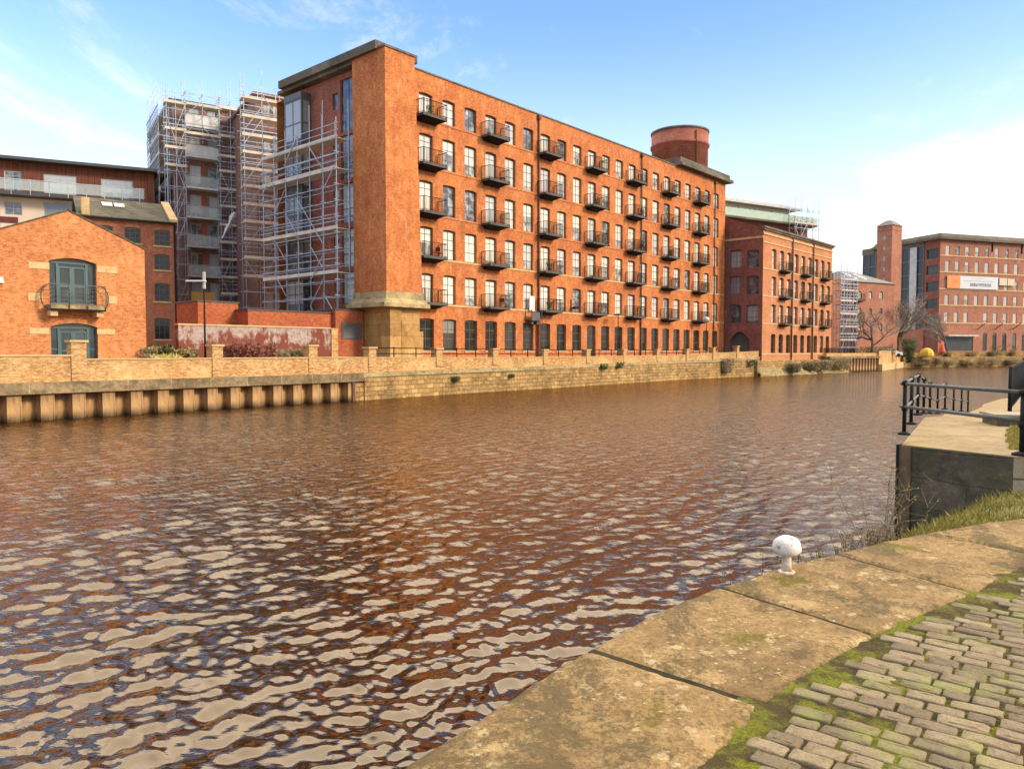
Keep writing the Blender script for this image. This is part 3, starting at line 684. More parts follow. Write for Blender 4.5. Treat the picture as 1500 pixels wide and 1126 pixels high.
def teal_door(name, w, h, divide, pm):
    b = MB(); hw = w/2; fw = 0.07
    b.box(-hw, -hw+fw, 0, 0.09, 0, h); b.box(hw-fw, hw, 0, 0.09, 0, h); b.box(-hw+fw, hw-fw, 0, 0.09, h-0.28, h-0.2)
    for x in (-hw*0.62, hw*0.62): b.box(x-0.06, x+0.06, -0.02, 0.09, 0, h-0.285)
    b.box(-0.05, 0.05, 0.01, 0.085, 0, h-0.45)
    b.box(-hw+fw, hw-fw, 0.0, 0.088, 0, 0.09); b.box(-hw*0.62+0.06, hw*0.62-0.06, 0.0, 0.088, h-0.5, h-0.42)
    for (xa, xb) in ((-hw+fw, -hw*0.62-0.06), (hw*0.62+0.06, hw-fw)):
        b.box(xa, xb, 0.012, 0.08, h*divide, h*divide+0.06)
    for (xa, xb) in ((-hw*0.62+0.06, -0.05), (0.05, hw*0.62-0.06)):
        b.box(xa, xa+0.06, 0.013, 0.08, 0.09, h-0.5); b.box(xb-0.06, xb, 0.013, 0.08, 0.09, h-0.5); b.box(xa+0.06, xb-0.06, 0.013, 0.08, h*divide-0.1, h*divide)
    o = b.build(name, M['frame_teal'], gab, ((u0+u1)/2, 0.2, 0))
    p = MB(); p.box(-hw+0.02, hw-0.02, 0.05, 0.07, 0.02, h-0.01); p.build('pane', M[pm], o)
    return o
dU = teal_door('balcony_door', u1-u0, zU1-zU0, 0.42, 'pane_teal'); dU.location.z = zU0
dL = teal_door('ground_door', u1-u0, zL1-zL0, 0.3, 'pane_teal'); dL.location.z = zL0
for (pa, pb, pya, pyb) in ((41.5, 72, 384, 393.5), (142, 171, 390, 400), (41, 62, 429, 440.5), (158, 171, 434, 445), (43, 72, 480, 489), (142, 168, 482, 489.5)):
    x0, x1 = FD.s(pa, py=pya), FD.s(pb, py=pya); zt = FD.z((pa+pb)/2, pya); zb = FD.z((pa+pb)/2, pyb)
    b = MB(); b.box(x0, x1, -0.025, 0.02, zb, zt); b.build('stone_band', M['stone_trim'], gab)
# curved balcony
bx = (u0+u1)/2-0.02; bw = (u1-u0)/2+0.18
b = MB(); b.box(bx-bw, bx+bw, -0.75, -0.002, zU0-0.30, zU0-0.05); bal_d = b.build('balcony', M['stone_ledge'], gab)
b = MB(); b.box(bx-bw-0.02, bx+bw+0.02, -0.78, -0.751, zU0-0.34, zU0-0.26); b.build('edge_beam', M['black'], bal_d)
for sx in (-1, 1):
    b = MB(); b.box(bx+sx*bw*0.83-0.16, bx+sx*bw*0.83+0.16, -0.62, -0.001, zU0-0.62, zU0-0.345); b.build('corbel', M['stone_trim'], bal_d)
b = MB()
def hoop(x, y, dx, dy, r=0.028):
    pts = []
    for k in range(9):
        t = k/8; a = -pi*0.42+t*pi*0.92
        out = 0.36*math.cos(a)*1.0-0.08; z = zU0+0.33+0.62*math.sin(a)
        pts.append((x+dx*out, y+dy*out, z))
    b.path(pts, r, 5); return pts
hp_ = []
for fx in (-1.0, -0.33, 0.33, 1.0):
    hp_.append(hoop(bx+fx*bw, -0.72, 0.0 if abs(fx) < 1 else fx*0.0, -0.6))
sidesL = hoop(bx-bw, -0.35, -1, 0); sidesR = hoop(bx+bw, -0.35, 1, 0)
for k in (2, 3, 4, 5, 6, 7, 8):
    L = [(sidesL[k][0], -0.02, sidesL[k][2]), sidesL[k], (sidesL[k][0]+0.12, hp_[0][k][1]+0.12, sidesL[k][2]), hp_[0][k]]
    R = [hp_[3][k], (sidesR[k][0]-0.12, hp_[3][k][1]+0.12, sidesR[k][2]), sidesR[k], (sidesR[k][0], -0.02, sidesR[k][2])]
    b.path(L+[hp_[1][k], hp_[2][k]]+R, 0.02 if k == 8 else 0.011, 4)
b.build('railing', M['railgrey'], bal_d)
x, z = FD.at(1, 411); b = MB(); b.box(x-0.12, x+0.12, -0.12, -0.0, z-0.12, z+0.18, 0.03); b.build('wall_light', M['paintwhite'], gab)

# ============================================================ COTTAGE ROW BEHIND
FE = frpx(230, 66, 2450)
cot = thing('terraced_block', 'brown brick block with mossy slate roof between the gabled warehouse and scaffolded flats', 'building', FE)
e0, e1 = FE.s(118), FE.s(261); zE = FE.z(230, 326)
ch = []; cw = []
for (t_, b_) in ((337, 360), (372.5, 395.5), (415, 441.5), (466, 497)):
    zt = FE.z(237, t_); zb = FE.z(237, b_); x = FE.s(237.5, py=t_); ch.append(hole_of(x, 1.25, zb, zt-zb, 0.08)); cw.append((x, zb, zt-zb))
for (t_, b_) in ((333, 356),):
    zt = FE.z(194, t_); zb = FE.z(194, b_); x = FE.s(194, py=t_); ch.append(hole_of(x, 1.25, zb, zt-zb, 0.08)); cw.append((x, zb, zt-zb))
    x = FE.s(153, py=t_); ch.append(hole_of(x, 1.25, zb, zt-zb, 0.08)); cw.append((x, zb, zt-zb))
b = MB(); facade(b, e0, e1, 1.2, zE, ch, depth=0.2); shell(b, e0, e1, 9, 1.2, zE); b.build('wall', M['brick_cottage'], cot)
for n, (x, z0, h) in enumerate(cw): put(window_spec('window', 1.25, h, 3, (0.33, 0.66), pm='pane_dark', rise=0.08, bar=0.035, fm='frame_pale' if n > 5 else 'frame_grey'), cot, (x, 0.12, z0))
b = MB()
for x, z0, h in cw: b.box(x-0.75, x+0.75, -0.08, 0.02, z0-0.12, z0-0.005)
b.build('window_sill', M['stone_trim'], cot)
zR = zE+2.3; r0, r1 = e0-0.05, e1+0.02
b = MB(); b.hexa([(r0, -0.3, zE-0.02), (r1, -0.3, zE-0.02), (r1, 4.5, zR), (r0, 4.5, zR)], [(r0, -0.3, zE+0.1), (r1, -0.3, zE+0.1), (r1, 4.5, zR+0.12), (r0, 4.5, zR+0.12)])
b.hexa([(r0, 4.501, zR), (r1, 4.501, zR), (r1, 9.3, zE-0.02), (r0, 9.3, zE-0.02)], [(r0, 4.501, zR+0.12), (r1, 4.501, zR+0.12), (r1, 9.3, zE+0.1), (r0, 9.3, zE+0.1)])
b.poly([(e1-0.01, 0, zE), (e1-0.01, 9, zE), (e1-0.01, 4.5, zR)]); rf = b.build('roof', M['slate'], cot)
b = MB(); b.hexa([(r1-0.55, -0.32, zE+0.11), (r1+0.1, -0.32, zE+0.11), (r1+0.1, 4.5, zR+0.13), (r1-0.55, 4.5, zR+0.13)], [(r1-0.55, -0.32, zE+0.33), (r1+0.1, -0.32, zE+0.33), (r1+0.1, 4.5, zR+0.36), (r1-0.55, 4.5, zR+0.36)]); b.build('verge_stone', M['stone_trim'], rf)
xc, zch = FE.at(124.5, 291); b = MB(); b.box(xc-0.28, xc+0.3, -0.2, 0.9, zE+0.0, zch+0.1); b.build('chimney', M['stone_trim'], rf)
for pxs in (157, 175): 
    x = FE.s(pxs, py=302, off=2.5); z = zE+2.3*(2.8/4.8)+0.16; b = MB(); b.hexa([(x-0.4, 2.3, z-0.08), (x+0.4, 2.3, z-0.08), (x+0.4, 3.1, z+0.3), (x-0.4, 3.1, z+0.3)], [(x-0.4, 2.3, z), (x+0.4, 2.3, z), (x+0.4, 3.1, z+0.38), (x-0.4, 3.1, z+0.38)]); b.build('skylight', M['white'], rf)
b = MB(); b.box(e0, r1, -0.38, -0.301, zE-0.1, zE+0.03); b.build('gutter', M['black'], cot)
b = MB(); b.tube((e1-0.1, -0.1, 1.5), (e1-0.1, -0.1, zE-0.1), 0.09, 6); b.build('drainpipe', M['black'], cot)

# ============================================================ TIMBER PENTHOUSE BLOCK
FC = frpx(0, 72, 3133)
pen = thing('penthouse_block', 'low apartment block with dark timber clad top storey and long glass balcony', 'building', FC)
c0, c1 = -14, FC.s(227, py=300); zCt = FC.z(60, 240); zCf = FC.z(60, 286); zCb = FC.z(60, 290)
wp = [(6, 32, 250, 283), (64, 113, 256, 288), (148, 195, 263, 293)]
hs_ = []; ws_ = []
for a, b_, t_, bt in wp:
    x0, x1 = FC.s(a, py=270), FC.s(b_, py=270); zt = FC.z((a+b_)/2, t_); hs_.append((x0, x1, zCf+0.02, zt)); ws_.append(((x0+x1)/2, x1-x0, zCf+0.02, zt-zCf-0.02))
x0 = -11; hs_.append((x0, x0+3, zCf+0.02, ws_[0][2]+ws_[0][3])); ws_.append((x0+1.5, 3, zCf+0.02, ws_[0][3]))
b = MB(); facade(b, c0, c1, zCf, zCt, hs_, depth=0.15); shell(b, c0, c1, 12, zCf, zCt); b.build('timber_wall', M['timber'], pen)
for cx, w, z0, h in ws_: put(window_spec('sliding_window', w, h, 2, (0.78,), pm='pane_bright', fm='frame_pale', fw=0.1), pen, (cx, 0.1, z0))
b = MB(); b.box(c0-0.5, c1+0.3, -1.1, 12.5, zCt+0.002, zCt+0.18); b.box(c0-0.5, c1+0.32, -1.15, -1.101, zCt+0.0, zCt+0.28); b.build('roof', M['roofdark'], pen)
b = MB(); b.box(c0, FC.s(217), -1.4, 0.0, zCf-0.35, zCf-0.002); bl = b.build('balcony', M['roofdark'], pen)
b = MB(); x = c0
while x < FC.s(217)-0.2:
    b.box(x, x+0.06, -1.45, -1.40, zCf-0.35, zCf+1.1); x += 1.55
b.box(c0, FC.s(217), -1.46, -1.40, zCf+1.05, zCf+1.12); b.build('railing', M['tube'], bl)
b = MB(); b.box(c0, FC.s(217)-0.02, -1.43, -1.415, zCf+0.1, zCf+1.04); b.build('glass_panel', M['clear'], bl)
zl1, zl0 = FC.z(20, 290), 1.2
lw = [(6, 32, 290, 315), (64, 115, 292, 320), (10, 20, 325, 340), (6, 32, 345, 400)]
hh = []; ww = []
for a, b_, t_, bt in lw[:3]:
    x0, x1 = FC.s(a, py=300), FC.s(b_, py=300); zt = FC.z((a+b_)/2, t_)-0.35; zb = FC.z((a+b_)/2, bt); hh.append((x0, x1, zb, zt)); ww.append(((x0+x1)/2, x1-x0, zb, zt-zb))
b = MB(); facade(b, c0, c1, zl0, zCf-0.36, hh, y=0.02, depth=0.15); shell(b, c0, c1, 12, zl0, zCf-0.36, False, 0.02); b.build('lower_wall', M['cream'], pen)
for cx, w, z0, h in ww: put(window_spec('window', w, h, 2, (0.5,) if w < 3 else (), pm='pane_grey', fm='frame_pale', fw=0.08), pen, (cx, 0.1, z0))
b = MB()
b.box(FC.s(-30), FC.s(5.5), -0.03, 0.019, zl0, zCf-0.4); b.box(FC.s(6), FC.s(32), -0.03, 0.019, FC.z(20, 327), FC.z(20, 318)); b.build('maroon_panel', M['maroon'], pen)
# ============================================================ SCAFFOLDED FLATS
FB = frpx(262, 79, 2450)
flats = thing('scaffolded_flats', 'tall dark red brick flats with white balconies standing behind scaffolding', 'building', FB)
B0 = FB.s(258); B1 = FB.s(372); HB = FB.z(273, 153)
floors = [FB.z(279, y) for y in (187, 231, 276, 319, 361, 404, 447)]
fh = (floors[0]-floors[-1])/6
hs_ = []; ws_ = []
def addw(p0, p1, z, h, kind): 
    x0, x1 = FB.s(p0, py=300), FB.s(p1, py=300); hs_.append((x0, x1, z, z+h)); ws_.append((kind, (x0+x1)/2, x1-x0, z, h))
for k, z in enumerate(floors):
    addw(279, 297, z+0.05, fh*0.78, 'balcony_door'); addw(306, 319, z+0.05, fh*0.78, 'balcony_door'); addw(344, 369, z+0.55, fh*0.5, 'window')
b = MB(); facade(b, B0, B1, 1.2, HB, hs_, depth=0.2); shell(b, B0, B1, 16, 1.2, HB)
b.build('wall', M['flat_wall'], flats)
for kind, cx, w, z0, h in ws_:
    nm = {'balcony_door': 'balcony_door', 'window': 'window'}[kind]
    put(window_spec(nm, w, h, 2 if w > 1.2 else 1, (), pm='pane_bright', fm='frame_pale', fw=0.08), flats, (cx, 0.12, z0))
b = MB()
for k, z in enumerate(floors[:-1]): b.box(FB.s(299), FB.s(304.5), -0.02, 0.02, z+0.05, z+fh*0.83)
b.build('red_panel', M['brick_new'], flats)
x0, x1 = FB.s(277, off=-1.2), FB.s(325, off=-1.2)
for k, z in enumerate(floors[:-1]):
    b = MB(); b.box(x0, x1, -1.4, -0.001, z-0.22, z-0.02); o = b.build('balcony', M['white'] if k < 3 else M['frame_pale'], flats)
    g = MB(); g.box(x0+0.03, x1-0.03, -1.38, -1.36, z+0.02, z+1.02); g.box(x1-0.05, x1-0.03, -1.35, 0, z+0.02, z+1.02)
    g.build('glass_panel', M['clear'] if k > 1 else M['white'], o)
    g = MB(); g.tube((x0, -1.4, z+1.06), (x1, -1.4, z+1.06), 0.03, 5); g.tube((x1, -1.4, z+1.06), (x1, 0, z+1.06), 0.03, 5)
    for t_ in (0, 0.5, 1): g.tube((x0+(x1-x0)*t_, -1.39, z), (x0+(x1-x0)*t_, -1.39, z+1.06), 0.025, 4)
    g.build('railing', M['tube'], o)
b = MB(); b.box(B0-0.3, B1, -0.5, 16, HB+0.002, HB+0.25); b.box(B0, B1-1, 1, 10, HB+0.252, HB+0.7); b.build('roof', M['roofdark'], flats)
# side windows, receding
ES = FB.sub(B0, 16, -pi/2)
hh = [(1.5+4.5*j, 3.2+4.5*j, z+0.4, z+0.4+fh*0.55) for z in floors for j in range(3)]
for j, h in enumerate(hh):
    b = MB(); b.box(h[0], h[1], -0.03, 0.02, h[2], h[3]); b.build('side_window', M['pane_grey'], flats, (B0, 16, 0), -pi/2)
# projecting wing to the right
FW = frpx(380, 73, 2450)
w0, w1 = 0.0, 5.6; HW = FW.z(392, 143)
hs_ = []; ws_ = []
for k in range(7):
    z = FW.z(392, 186+46.5*k)+0.0
    for p0, p1 in ((391, 402), (405, 418)):
        x0, x1 = FW.s(p0), FW.s(p1); hs_.append((x0, x1, z+0.3, z+0.3+fh*0.68)); ws_.append(((x0+x1)/2, x1-x0, z+0.3, fh*0.68))
wl_ = FB.loc(*FW.P); rz_ = FW.rot-FB.rot
b = MB(); facade(b, w0, w1, 1.2, HW, hs_, depth=0.2); shell(b, w0, w1, 14, 1.2, HW); b.box(w0-0.3, w1, -0.4, 14, HW+0.002, HW+0.25)
b.build('wing_wall', M['flat_wall'], flats, (wl_[0], wl_[1], 0), rz_)
for cx, w, z0, h in ws_:
    lx = cx*math.cos(rz_)-0.12*math.sin(rz_)+wl_[0]; ly = cx*math.sin(rz_)+0.12*math.cos(rz_)+wl_[1]
    put(window_spec('wing_window', w, h, 2, (), pm='pane_bright', fm='frame_pale', fw=0.06), flats, (lx, ly, z0), rz_)

# ------------------------------------------------------------ scaffolds
def scaffold(label, fr, s0, s1, off, dep, z0, ztop, decks, nb, lift=2.0, r=0.036, seed=1, decksx=None, under=True, ends=True):
    """fr: wall frame; the scaffold stands off in front of it"""
    rnd = random.Random(seed)
    o = thing('scaffold', label, 'scaffolding', fr, group='scaffolds round the flats and mills')
    L = s1-s0
    pole = {}
    def pl(h):
        h = round(h, 1)
        if h not in pole:
            g = MB(); g.tube((0, 0, 0), (0, 0, h), r, 5); pole[h] = g.mesh('pole', M['tube'])
        return pole[h]
    for i in range(nb+1):
        x = s0+L*i/nb
        for y in (-off, -off-dep):
            link('pole', pl(ztop-z0+rnd.choice((0.3, 0.6, 0.9, 1.4, 1.8))), o, (x+rnd.uniform(-0.03, 0.03), y, z0))
    g = MB(); g.tube((s0-0.3, 0, 0), (s1+0.3, 0, 0), r*0.85, 4); led = g.mesh('ledger', M['tube'])
    g = MB(); g.tube((0, 0.25, 0), (0, -dep-0.25, 0), r*0.85, 4); tr = g.mesh('transom', M['tube'])
    zs = []
    z = z0+lift*0.5
    while z < ztop: zs.append(z); z += lift
    for j, z in enumerate(zs):
        link('ledger', led, o, (0, -off-dep-r*1.6, z)); link('ledger', led, o, (0, -off+r*1.6, z+0.06))
        if j*(nb+1) < 92:
            for i in range(nb+1): link('transom', tr, o, (s0+L*i/nb+0.06, -off, z+0.1))
    for d in decks:
        zz_, a_, b_ = d if isinstance(d, tuple) else (d, s0, s1)
        g = MB(); g.box(a_-0.1, b_+0.1, -off-dep+0.05, -off-0.05, zz_, zz_+0.06); g.box(a_-0.15, b_+0.15, -off-dep-0.06, -off-dep-0.02, zz_-0.02, zz_+0.24)
        g.build('deck', M['board'], o)
        link('guard_rail', led, o, (0, -off-dep-r*1.5, zz_+0.55)); link('guard_rail', led, o, (0, -off-dep-r*1.5, zz_+1.05))
    k = 0; z = z0
    while z < ztop-lift*1.5 and k < 40:
        i = rnd.randrange(nb); xa, xb = s0+L*i/nb, s0+L*(i+1)/nb
        if rnd.random() < 0.5: xa, xb = xb, xa
        g = MB(); g.tube((xa, -off-dep-0.1, z), (xb, -off-dep-0.1, z+lift*1.6), r*0.85, 4); g.build('brace', M['tube'], o); k += 1; z += lift*0.8
    return o
dz = lambda px, ys, off: [FB.z(px, y, -off) for y in ys]
o = scaffold('tall scaffold across the front of the flats, left of the white balconies', FB, FB.s(250, -2.2), FB.s(277, -2.2), 1.0, 1.3, 1.9, FB.z(262, 140, -2.3), dz(262, (152, 191, 218, 244), 2.3), 2, 1.55, seed=2)
o = scaffold('tall scaffold in front of the flats, right of the white balconies', FB, FB.s(327, -2.2), FB.s(374, -2.2), 1.0, 1.3, 1.9, FB.z(350, 148, -2.3), dz(345, (162, 203, 232, 254, 280, 305, 332, 357, 382, 408, 432), 2.3), 3, 1.55, seed=3)
o = scaffold('top scaffold bridge wrapping the roof line of the flats', FB, FB.s(277.5, -2.2), FB.s(326.5, -2.2), 1.0, 1.3, FB.z(300, 212, -2.3), FB.z(300, 140, -2.3), dz(300, (157, 199), 2.3), 2, 1.1, seed=4)
o = scaffold('dense scaffold on the left return side of the flats, seen edge on', ES, ES.s(231, off=-0.4, py=300), 16.2, 0.3, 1.0, 1.9, HB+1.0, [floors[-1]+fh*0.62*j for j in range(1, 11)], 9, 1.7, seed=5)
EW = FW.sub(w0, 6.0, -pi/2)
o = scaffold('scaffold tower on the corner between the flats and the mill end', FW, -1.6, 3.4, 0.7, 1.3, 1.9, FW.z(392, 134, -2), [FW.z(392, y, -2) for y in (149, 176, 203, 228, 252, 277, 303, 328, 354, 380, 407)], 3, 1.5, seed=6)
# along the mill end wall
zt_ = [E_.z(518, y, -1.9) for y in (195.5, 241, 331, 397)]
o = scaffold('scaffold with pale boarded walkways along the shaded end wall of the long mill', E_, E_.s(392, -1.9), 9.75, 0.98, 1.1, 1.9, E_.z(470, 185, -2), zt_, 6, 1.15, seed=7)
# tarpaulin and panels
p = FB.w(0, -2.55); tp = MB()
n = 10; pts = []
for i in range(n+1):
    t = i/n; px = 344-18*t; py = 312+38*t; x, z = FB.at(px, py, -2.55); pts.append((x, z, 0.12+0.26*abs(math.sin(t*7.3+0.4))*(1.15-t)))
for (xa, za_, wa), (xb, zb_, wb) in zip(pts, pts[1:]):
    for q, (y0, y1) in enumerate(((0, -0.18), (-0.18, 0.0))):
        pa = -wa if q == 0 else 0; pa2 = 0 if q == 0 else wa; pb = -wb if q == 0 else 0; pb2 = 0 if q == 0 else wb
        tp.quad((xa+pa, y0, za_), (xa+pa2, y1, za_+0.1), (xb+pb2, y1, zb_+0.1), (xb+pb, y0, zb_))
o = tp.build('tarpaulin', M['tarp'], None, (p[0], p[1], 0), FB.rot); tag(o, 'torn white tarpaulin hanging from the flats scaffold', 'tarpaulin')
x0, z1 = FB.at(280, 427, -2.6); x1, z0 = FB.at(315, 442.5, -2.6)
b = MB(); b.box(x0, x1, -0.05, 0, z0, z1); b.box(x0+2.2, x1-0.1, -0.06, -0.051, z0+0.5, z0+0.62); p = FB.w(0, -2.6)
o = b.build('plywood_hoarding', M['ply'], None, (p[0], p[1], 0), FB.rot); tag(o, 'orange plywood hoarding panel at the foot of the flats', 'hoarding')

# ------------------------------------------------------------ low brick outbuildings in front of the scaffold
FP = frpx(290, 45.0, 1720)
def low_block(label, px0, px1, pyt, zb, depth, mat, name='brick_outbuilding', off=0.0, cop=True, cat='outbuilding'):
    x0, x1 = FP.s(px0, off=off), FP.s(px1, off=off); z1 = FP.z((px0+px1)/2, pyt, off); P = FP.w(x0, off)
    o = thing(name, label, cat, loc=(P[0], P[1], 0), rotz=FP.rot)
    b = MB(); b.box(0, x1-x0, 0, depth, zb, z1); b.build('wall', M[mat], o)
    if cop: b = MB(); b.box(-0.06, x1-x0+0.06, -0.06, depth+0.06, z1+0.002, z1+0.09); b.build('coping', M['roofdark'], o)
    return o, x1-x0, z1
low_block('plain red brick plant room with a dark flat top, left of the longer one', 291, 350, 443, 1.5, 3.0, 'brick_new', off=3.2)
o, wl, z1 = low_block('long low new red brick plant room below the mill end scaffold', 364, 492, 457, 1.5, 4, 'brick_new', off=1.6)
o, wl, z1 = low_block('square red brick kiosk with a grey louvre beside the stone pier base', 492, 533, 455, 1.5, 3.5, 'brick_new', off=1.2, name='brick_kiosk', cat='kiosk')
b = MB(); ls0 = FP.s(502, off=1.2)-FP.s(492, off=1.2); ls1 = FP.s(528, off=1.2)-FP.s(492, off=1.2); lz1, lz0 = FP.z(515, 474, 1.2), FP.z(515, 495, 1.2)
b.box(ls0-0.08, ls1+0.08, -0.05, 0.0, lz0-0.08, lz1+0.08); zz = lz0
fr0 = b.build('louvre_frame', M['stone_dark'], o); b = MB()
while zz < lz1-0.04: b.hexa([(ls0, -0.09, zz), (ls1, -0.09, zz), (ls1, -0.051, zz), (ls0, -0.051, zz)], [(ls0, -0.07, zz+0.09), (ls1, -0.07, zz+0.09), (ls1, -0.051, zz+0.09), (ls0, -0.051, zz+0.09)]); zz += 0.11
b.build('louvre', M['frame_grey'], fr0)
P = FP.w(FP.s(262), 0)
o = thing('old_brick_wall', 'old brick yard wall with flaking whitewash behind the river parapet', 'wall', loc=(P[0], P[1], 0), rotz=FP.rot)
xa = FP.s(262); zt = FP.z(400, 479.5)
b = MB(); b.box(0, FP.s(488)-xa, 0, 0.4, 1.5, zt); b.build('wall_face', M['whitewash'], o)
b = MB(); b.box(FP.s(485)-xa, FP.s(494.5)-xa, -0.08, 0.45, 1.5, zt+0.05); b.build('end_pier', M['brick_buff'], o)
b = MB(); b.box(-0.05, FP.s(485)-xa-0.01, -0.05, 0.45, zt+0.002, zt+0.09); b.build('coping', M['stone_trim'], o)

# ============================================================ RIVER WALL
RP = [gp(0, 620), gp(520, 587), gp(706, 574.5), gp(840, 566.5), gp(995, 556), gp(1043, 553.8), gp(1112, 550.8)]
RW = Fr(RP[0], (RP[1][0]-RP[0][0], RP[1][1]-RP[0][1]))
loc = [RW.loc(*p) for p in RP]
S520 = loc[1][0]
def ribbon(mb, pts, zb, zt, th, extra=0.0):
    """pts: (s, o) polyline; zb/zt per point"""
    n = len(pts)
    for i in range(n-1):
        (a, oa), (c, oc) = pts[i], pts[i+1]
        mb.hexa([(a, oa, zb[i]), (c, oc, zb[i+1]), (c, oc+th, zb[i+1]), (a, oa+th, zb[i])],
                [(a, oa, zt[i]), (c, oc, zt[i+1]), (c, oc+th, zt[i+1]), (a, oa+th, zt[i])])
# sheet piling
sp_ = thing('sheet_pile_wall', 'rusty steel sheet piled river wall with stained concrete capping beam, near left', 'river wall', RW)
SL = -14.0
pitch = 1.30; nP = int((S520-SL)/pitch)
b = MB(); q = 0.55
prof = [(0, 0), (0.52, 0), (0.60, q), (1.22, q), (1.30, 0)]
for (xa, ya), (xb, yb) in zip(prof, prof[1:]): 
    b.quad((xa, ya, -0.8), (xb, yb, -0.8), (xb, yb, 1.35), (xa, ya, 1.35))
b.box(0.51, 0.55, -0.03, 0.02, -0.8, 1.34)
pm_ = b.mesh('sheet_pile', M['pile'])
for k in range(nP): link('sheet_pile', pm_, sp_, (S520-pitch*(k+1)+0.78-0.0, 0.0, 0))
b = MB(); b.box(SL, S520+0.6, -0.12, 1.0, 1.27, 1.70); b.box(SL, S520+0.9, -0.16, 0.3, 1.20, 1.268); b.build('capping_beam', M['concrete_cap'], sp_)
b = MB(); b.box(S520-0.25, S520-0.05, -0.1, 0.6, -0.8, 1.19); b.build('end_pile', M['drainpipe'], sp_)
# stone wall
st_pts = [(S520-0.1, 0.05)]+[(s, o+0.0) for s, o in loc[2:]]
stw = thing('stone_river_wall', 'old mossy sandstone river wall below the long mill', 'river wall', RW)
ztops = [RW.z(560, 544)*1.0, 1.85, 2.0, 2.1, 2.15, 2.4]
ztops = [1.72, 1.80, 1.9, 2.05, 2.1, 2.38]
sub = MB()
def dens(pts, vals, step=2.0):
    P_, V_ = [], []
    for i in range(len(pts)-1):
        L = math.hypot(pts[i+1][0]-pts[i][0], pts[i+1][1]-pts[i][1]); n = max(1, int(L/step))
        for k in range(n):
            t = k/n; P_.append((pts[i][0]*(1-t)+pts[i+1][0]*t, pts[i][1]*(1-t)+pts[i+1][1]*t)); V_.append(vals[i]*(1-t)+vals[i+1]*t)
    P_.append(pts[-1]); V_.append(vals[-1]); return P_, V_
dp, dv = dens(st_pts, ztops)
ribbon(sub, dp, [-1]*len(dp), dv, 1.2)
sub.build('wall_face', M['stone_river'], stw)
rnd = random.Random(5); b = MB()
for i in range(len(dp)-1):
    (a, oa), (c, oc) = dp[i], dp[i+1]; 
    b.hexa([(a, oa-0.07, dv[i]-0.28), (c, oc-0.07, dv[i+1]-0.28), (c, oc-0.001, dv[i+1]-0.28), (a, oa-0.001, dv[i]-0.28)], [(a, oa-0.07, dv[i]-0.02), (c, oc-0.07, dv[i+1]-0.02), (c, oc-0.001, dv[i+1]-0.02), (a, oa-0.001, dv[i]-0.02)])
b.build('ledge', M['stone_ledge'], stw)
# brick parapet
par = thing('brick_parapet', 'buff brick riverside parapet wall with square pillars along the far bank', 'wall', RW)
pp = [(SL, 0.32)]+[(x, 0.32) for x in [RW.loc(*gp(100, 613.6))[0], RW.loc(*gp(128, 611.8))[0]]]+[(S520-0.5, 0.32)]
zt_l = [2.93, 2.93, 2.73, 2.72]
P1, V1 = dens(pp, zt_l)
pb = [(S520-0.5, 0.32)]+[(s, o+0.12) for s, o in loc[2:]]
P2, V2 = dens(pb, [2.72, 2.62, 2.60, 2.64, 2.85, 3.07])
b = MB(); 
# step rather than slope at the first pillar
xs1 = RW.loc(*gp(122, 612))[0]
b.box(SL, xs1, 0.32, 0.68, 1.2, 2.86); b.box(xs1, S520-0.5, 0.32, 0.68, 1.2, 2.68)
ribbon(b, P2, [1.2]*len(P2), [v-0.05 for v in V2], 0.36); b.build('wall_face', M['brick_buff'], par)
b = MB(); b.box(SL, xs1, 0.27, 0.73, 2.862, 2.93); b.box(xs1, S520-0.5, 0.27, 0.73, 2.682, 2.74)
ribbon(b, [(s, o-0.04) for s, o in P2], [v-0.048 for v in V2], [v+0.01 for v in V2], 0.44); b.build('coping', M['stone_trim'], par)
pil = [(115, 498), (318, 504.5), (458, 505), (545, 508), (643, 509.5), (725.5, 510), (799, 511.5), (861.5, 511.5), (915, 511.5), (964, 511.3), (1007, 511), (1046, 508.5), (1080.7, 506.5)]
def par_at(px):
    # s on parapet for a given column
    pts = [(SL, 0.32)]+pb; best = None
    r = ray(px, 514); 
    for (a, oa), (c, oc) in zip(pts, pts[1:]):
        A = RW.w(a, oa); Cc = RW.w(c, oc)
        # intersect ray with segment in plan
        dx, dy = Cc[0]-A[0], Cc[1]-A[1]; den = r[0]*dy-r[1]*dx
        if abs(den) < 1e-9: continue
        t = (A[0]*dy-A[1]*dx)/den; u = (A[0]*r[1]-A[1]*r[0])/den
        if -0.02 <= u <= (1.02 if (c, oc) != pts[-1] else 2.0) and t > 0: return a+(c-a)*u, oa+(oc-oa)*u, t
    return None
pillars = []
for n, (px, py) in enumerate(pil):
    s_, o_, t_ = par_at(px); r = ray(px, py); z = CAMZ+r[2]*t_
    g = MB(); hw = 0.30 if n else 0.33; g.box(-hw, hw, -0.06, 0.5, 1.71 if n < 4 else 2.0, z-0.1); o = g.build('pillar', M['brick_buff'], par, (s_, o_, 0))
    g = MB(); g.box(-hw-0.07, hw+0.07, -0.13, 0.57, z-0.098, z); g.build('pillar_cap', M['stone_trim'], o); pillars.append((s_, o_, z))
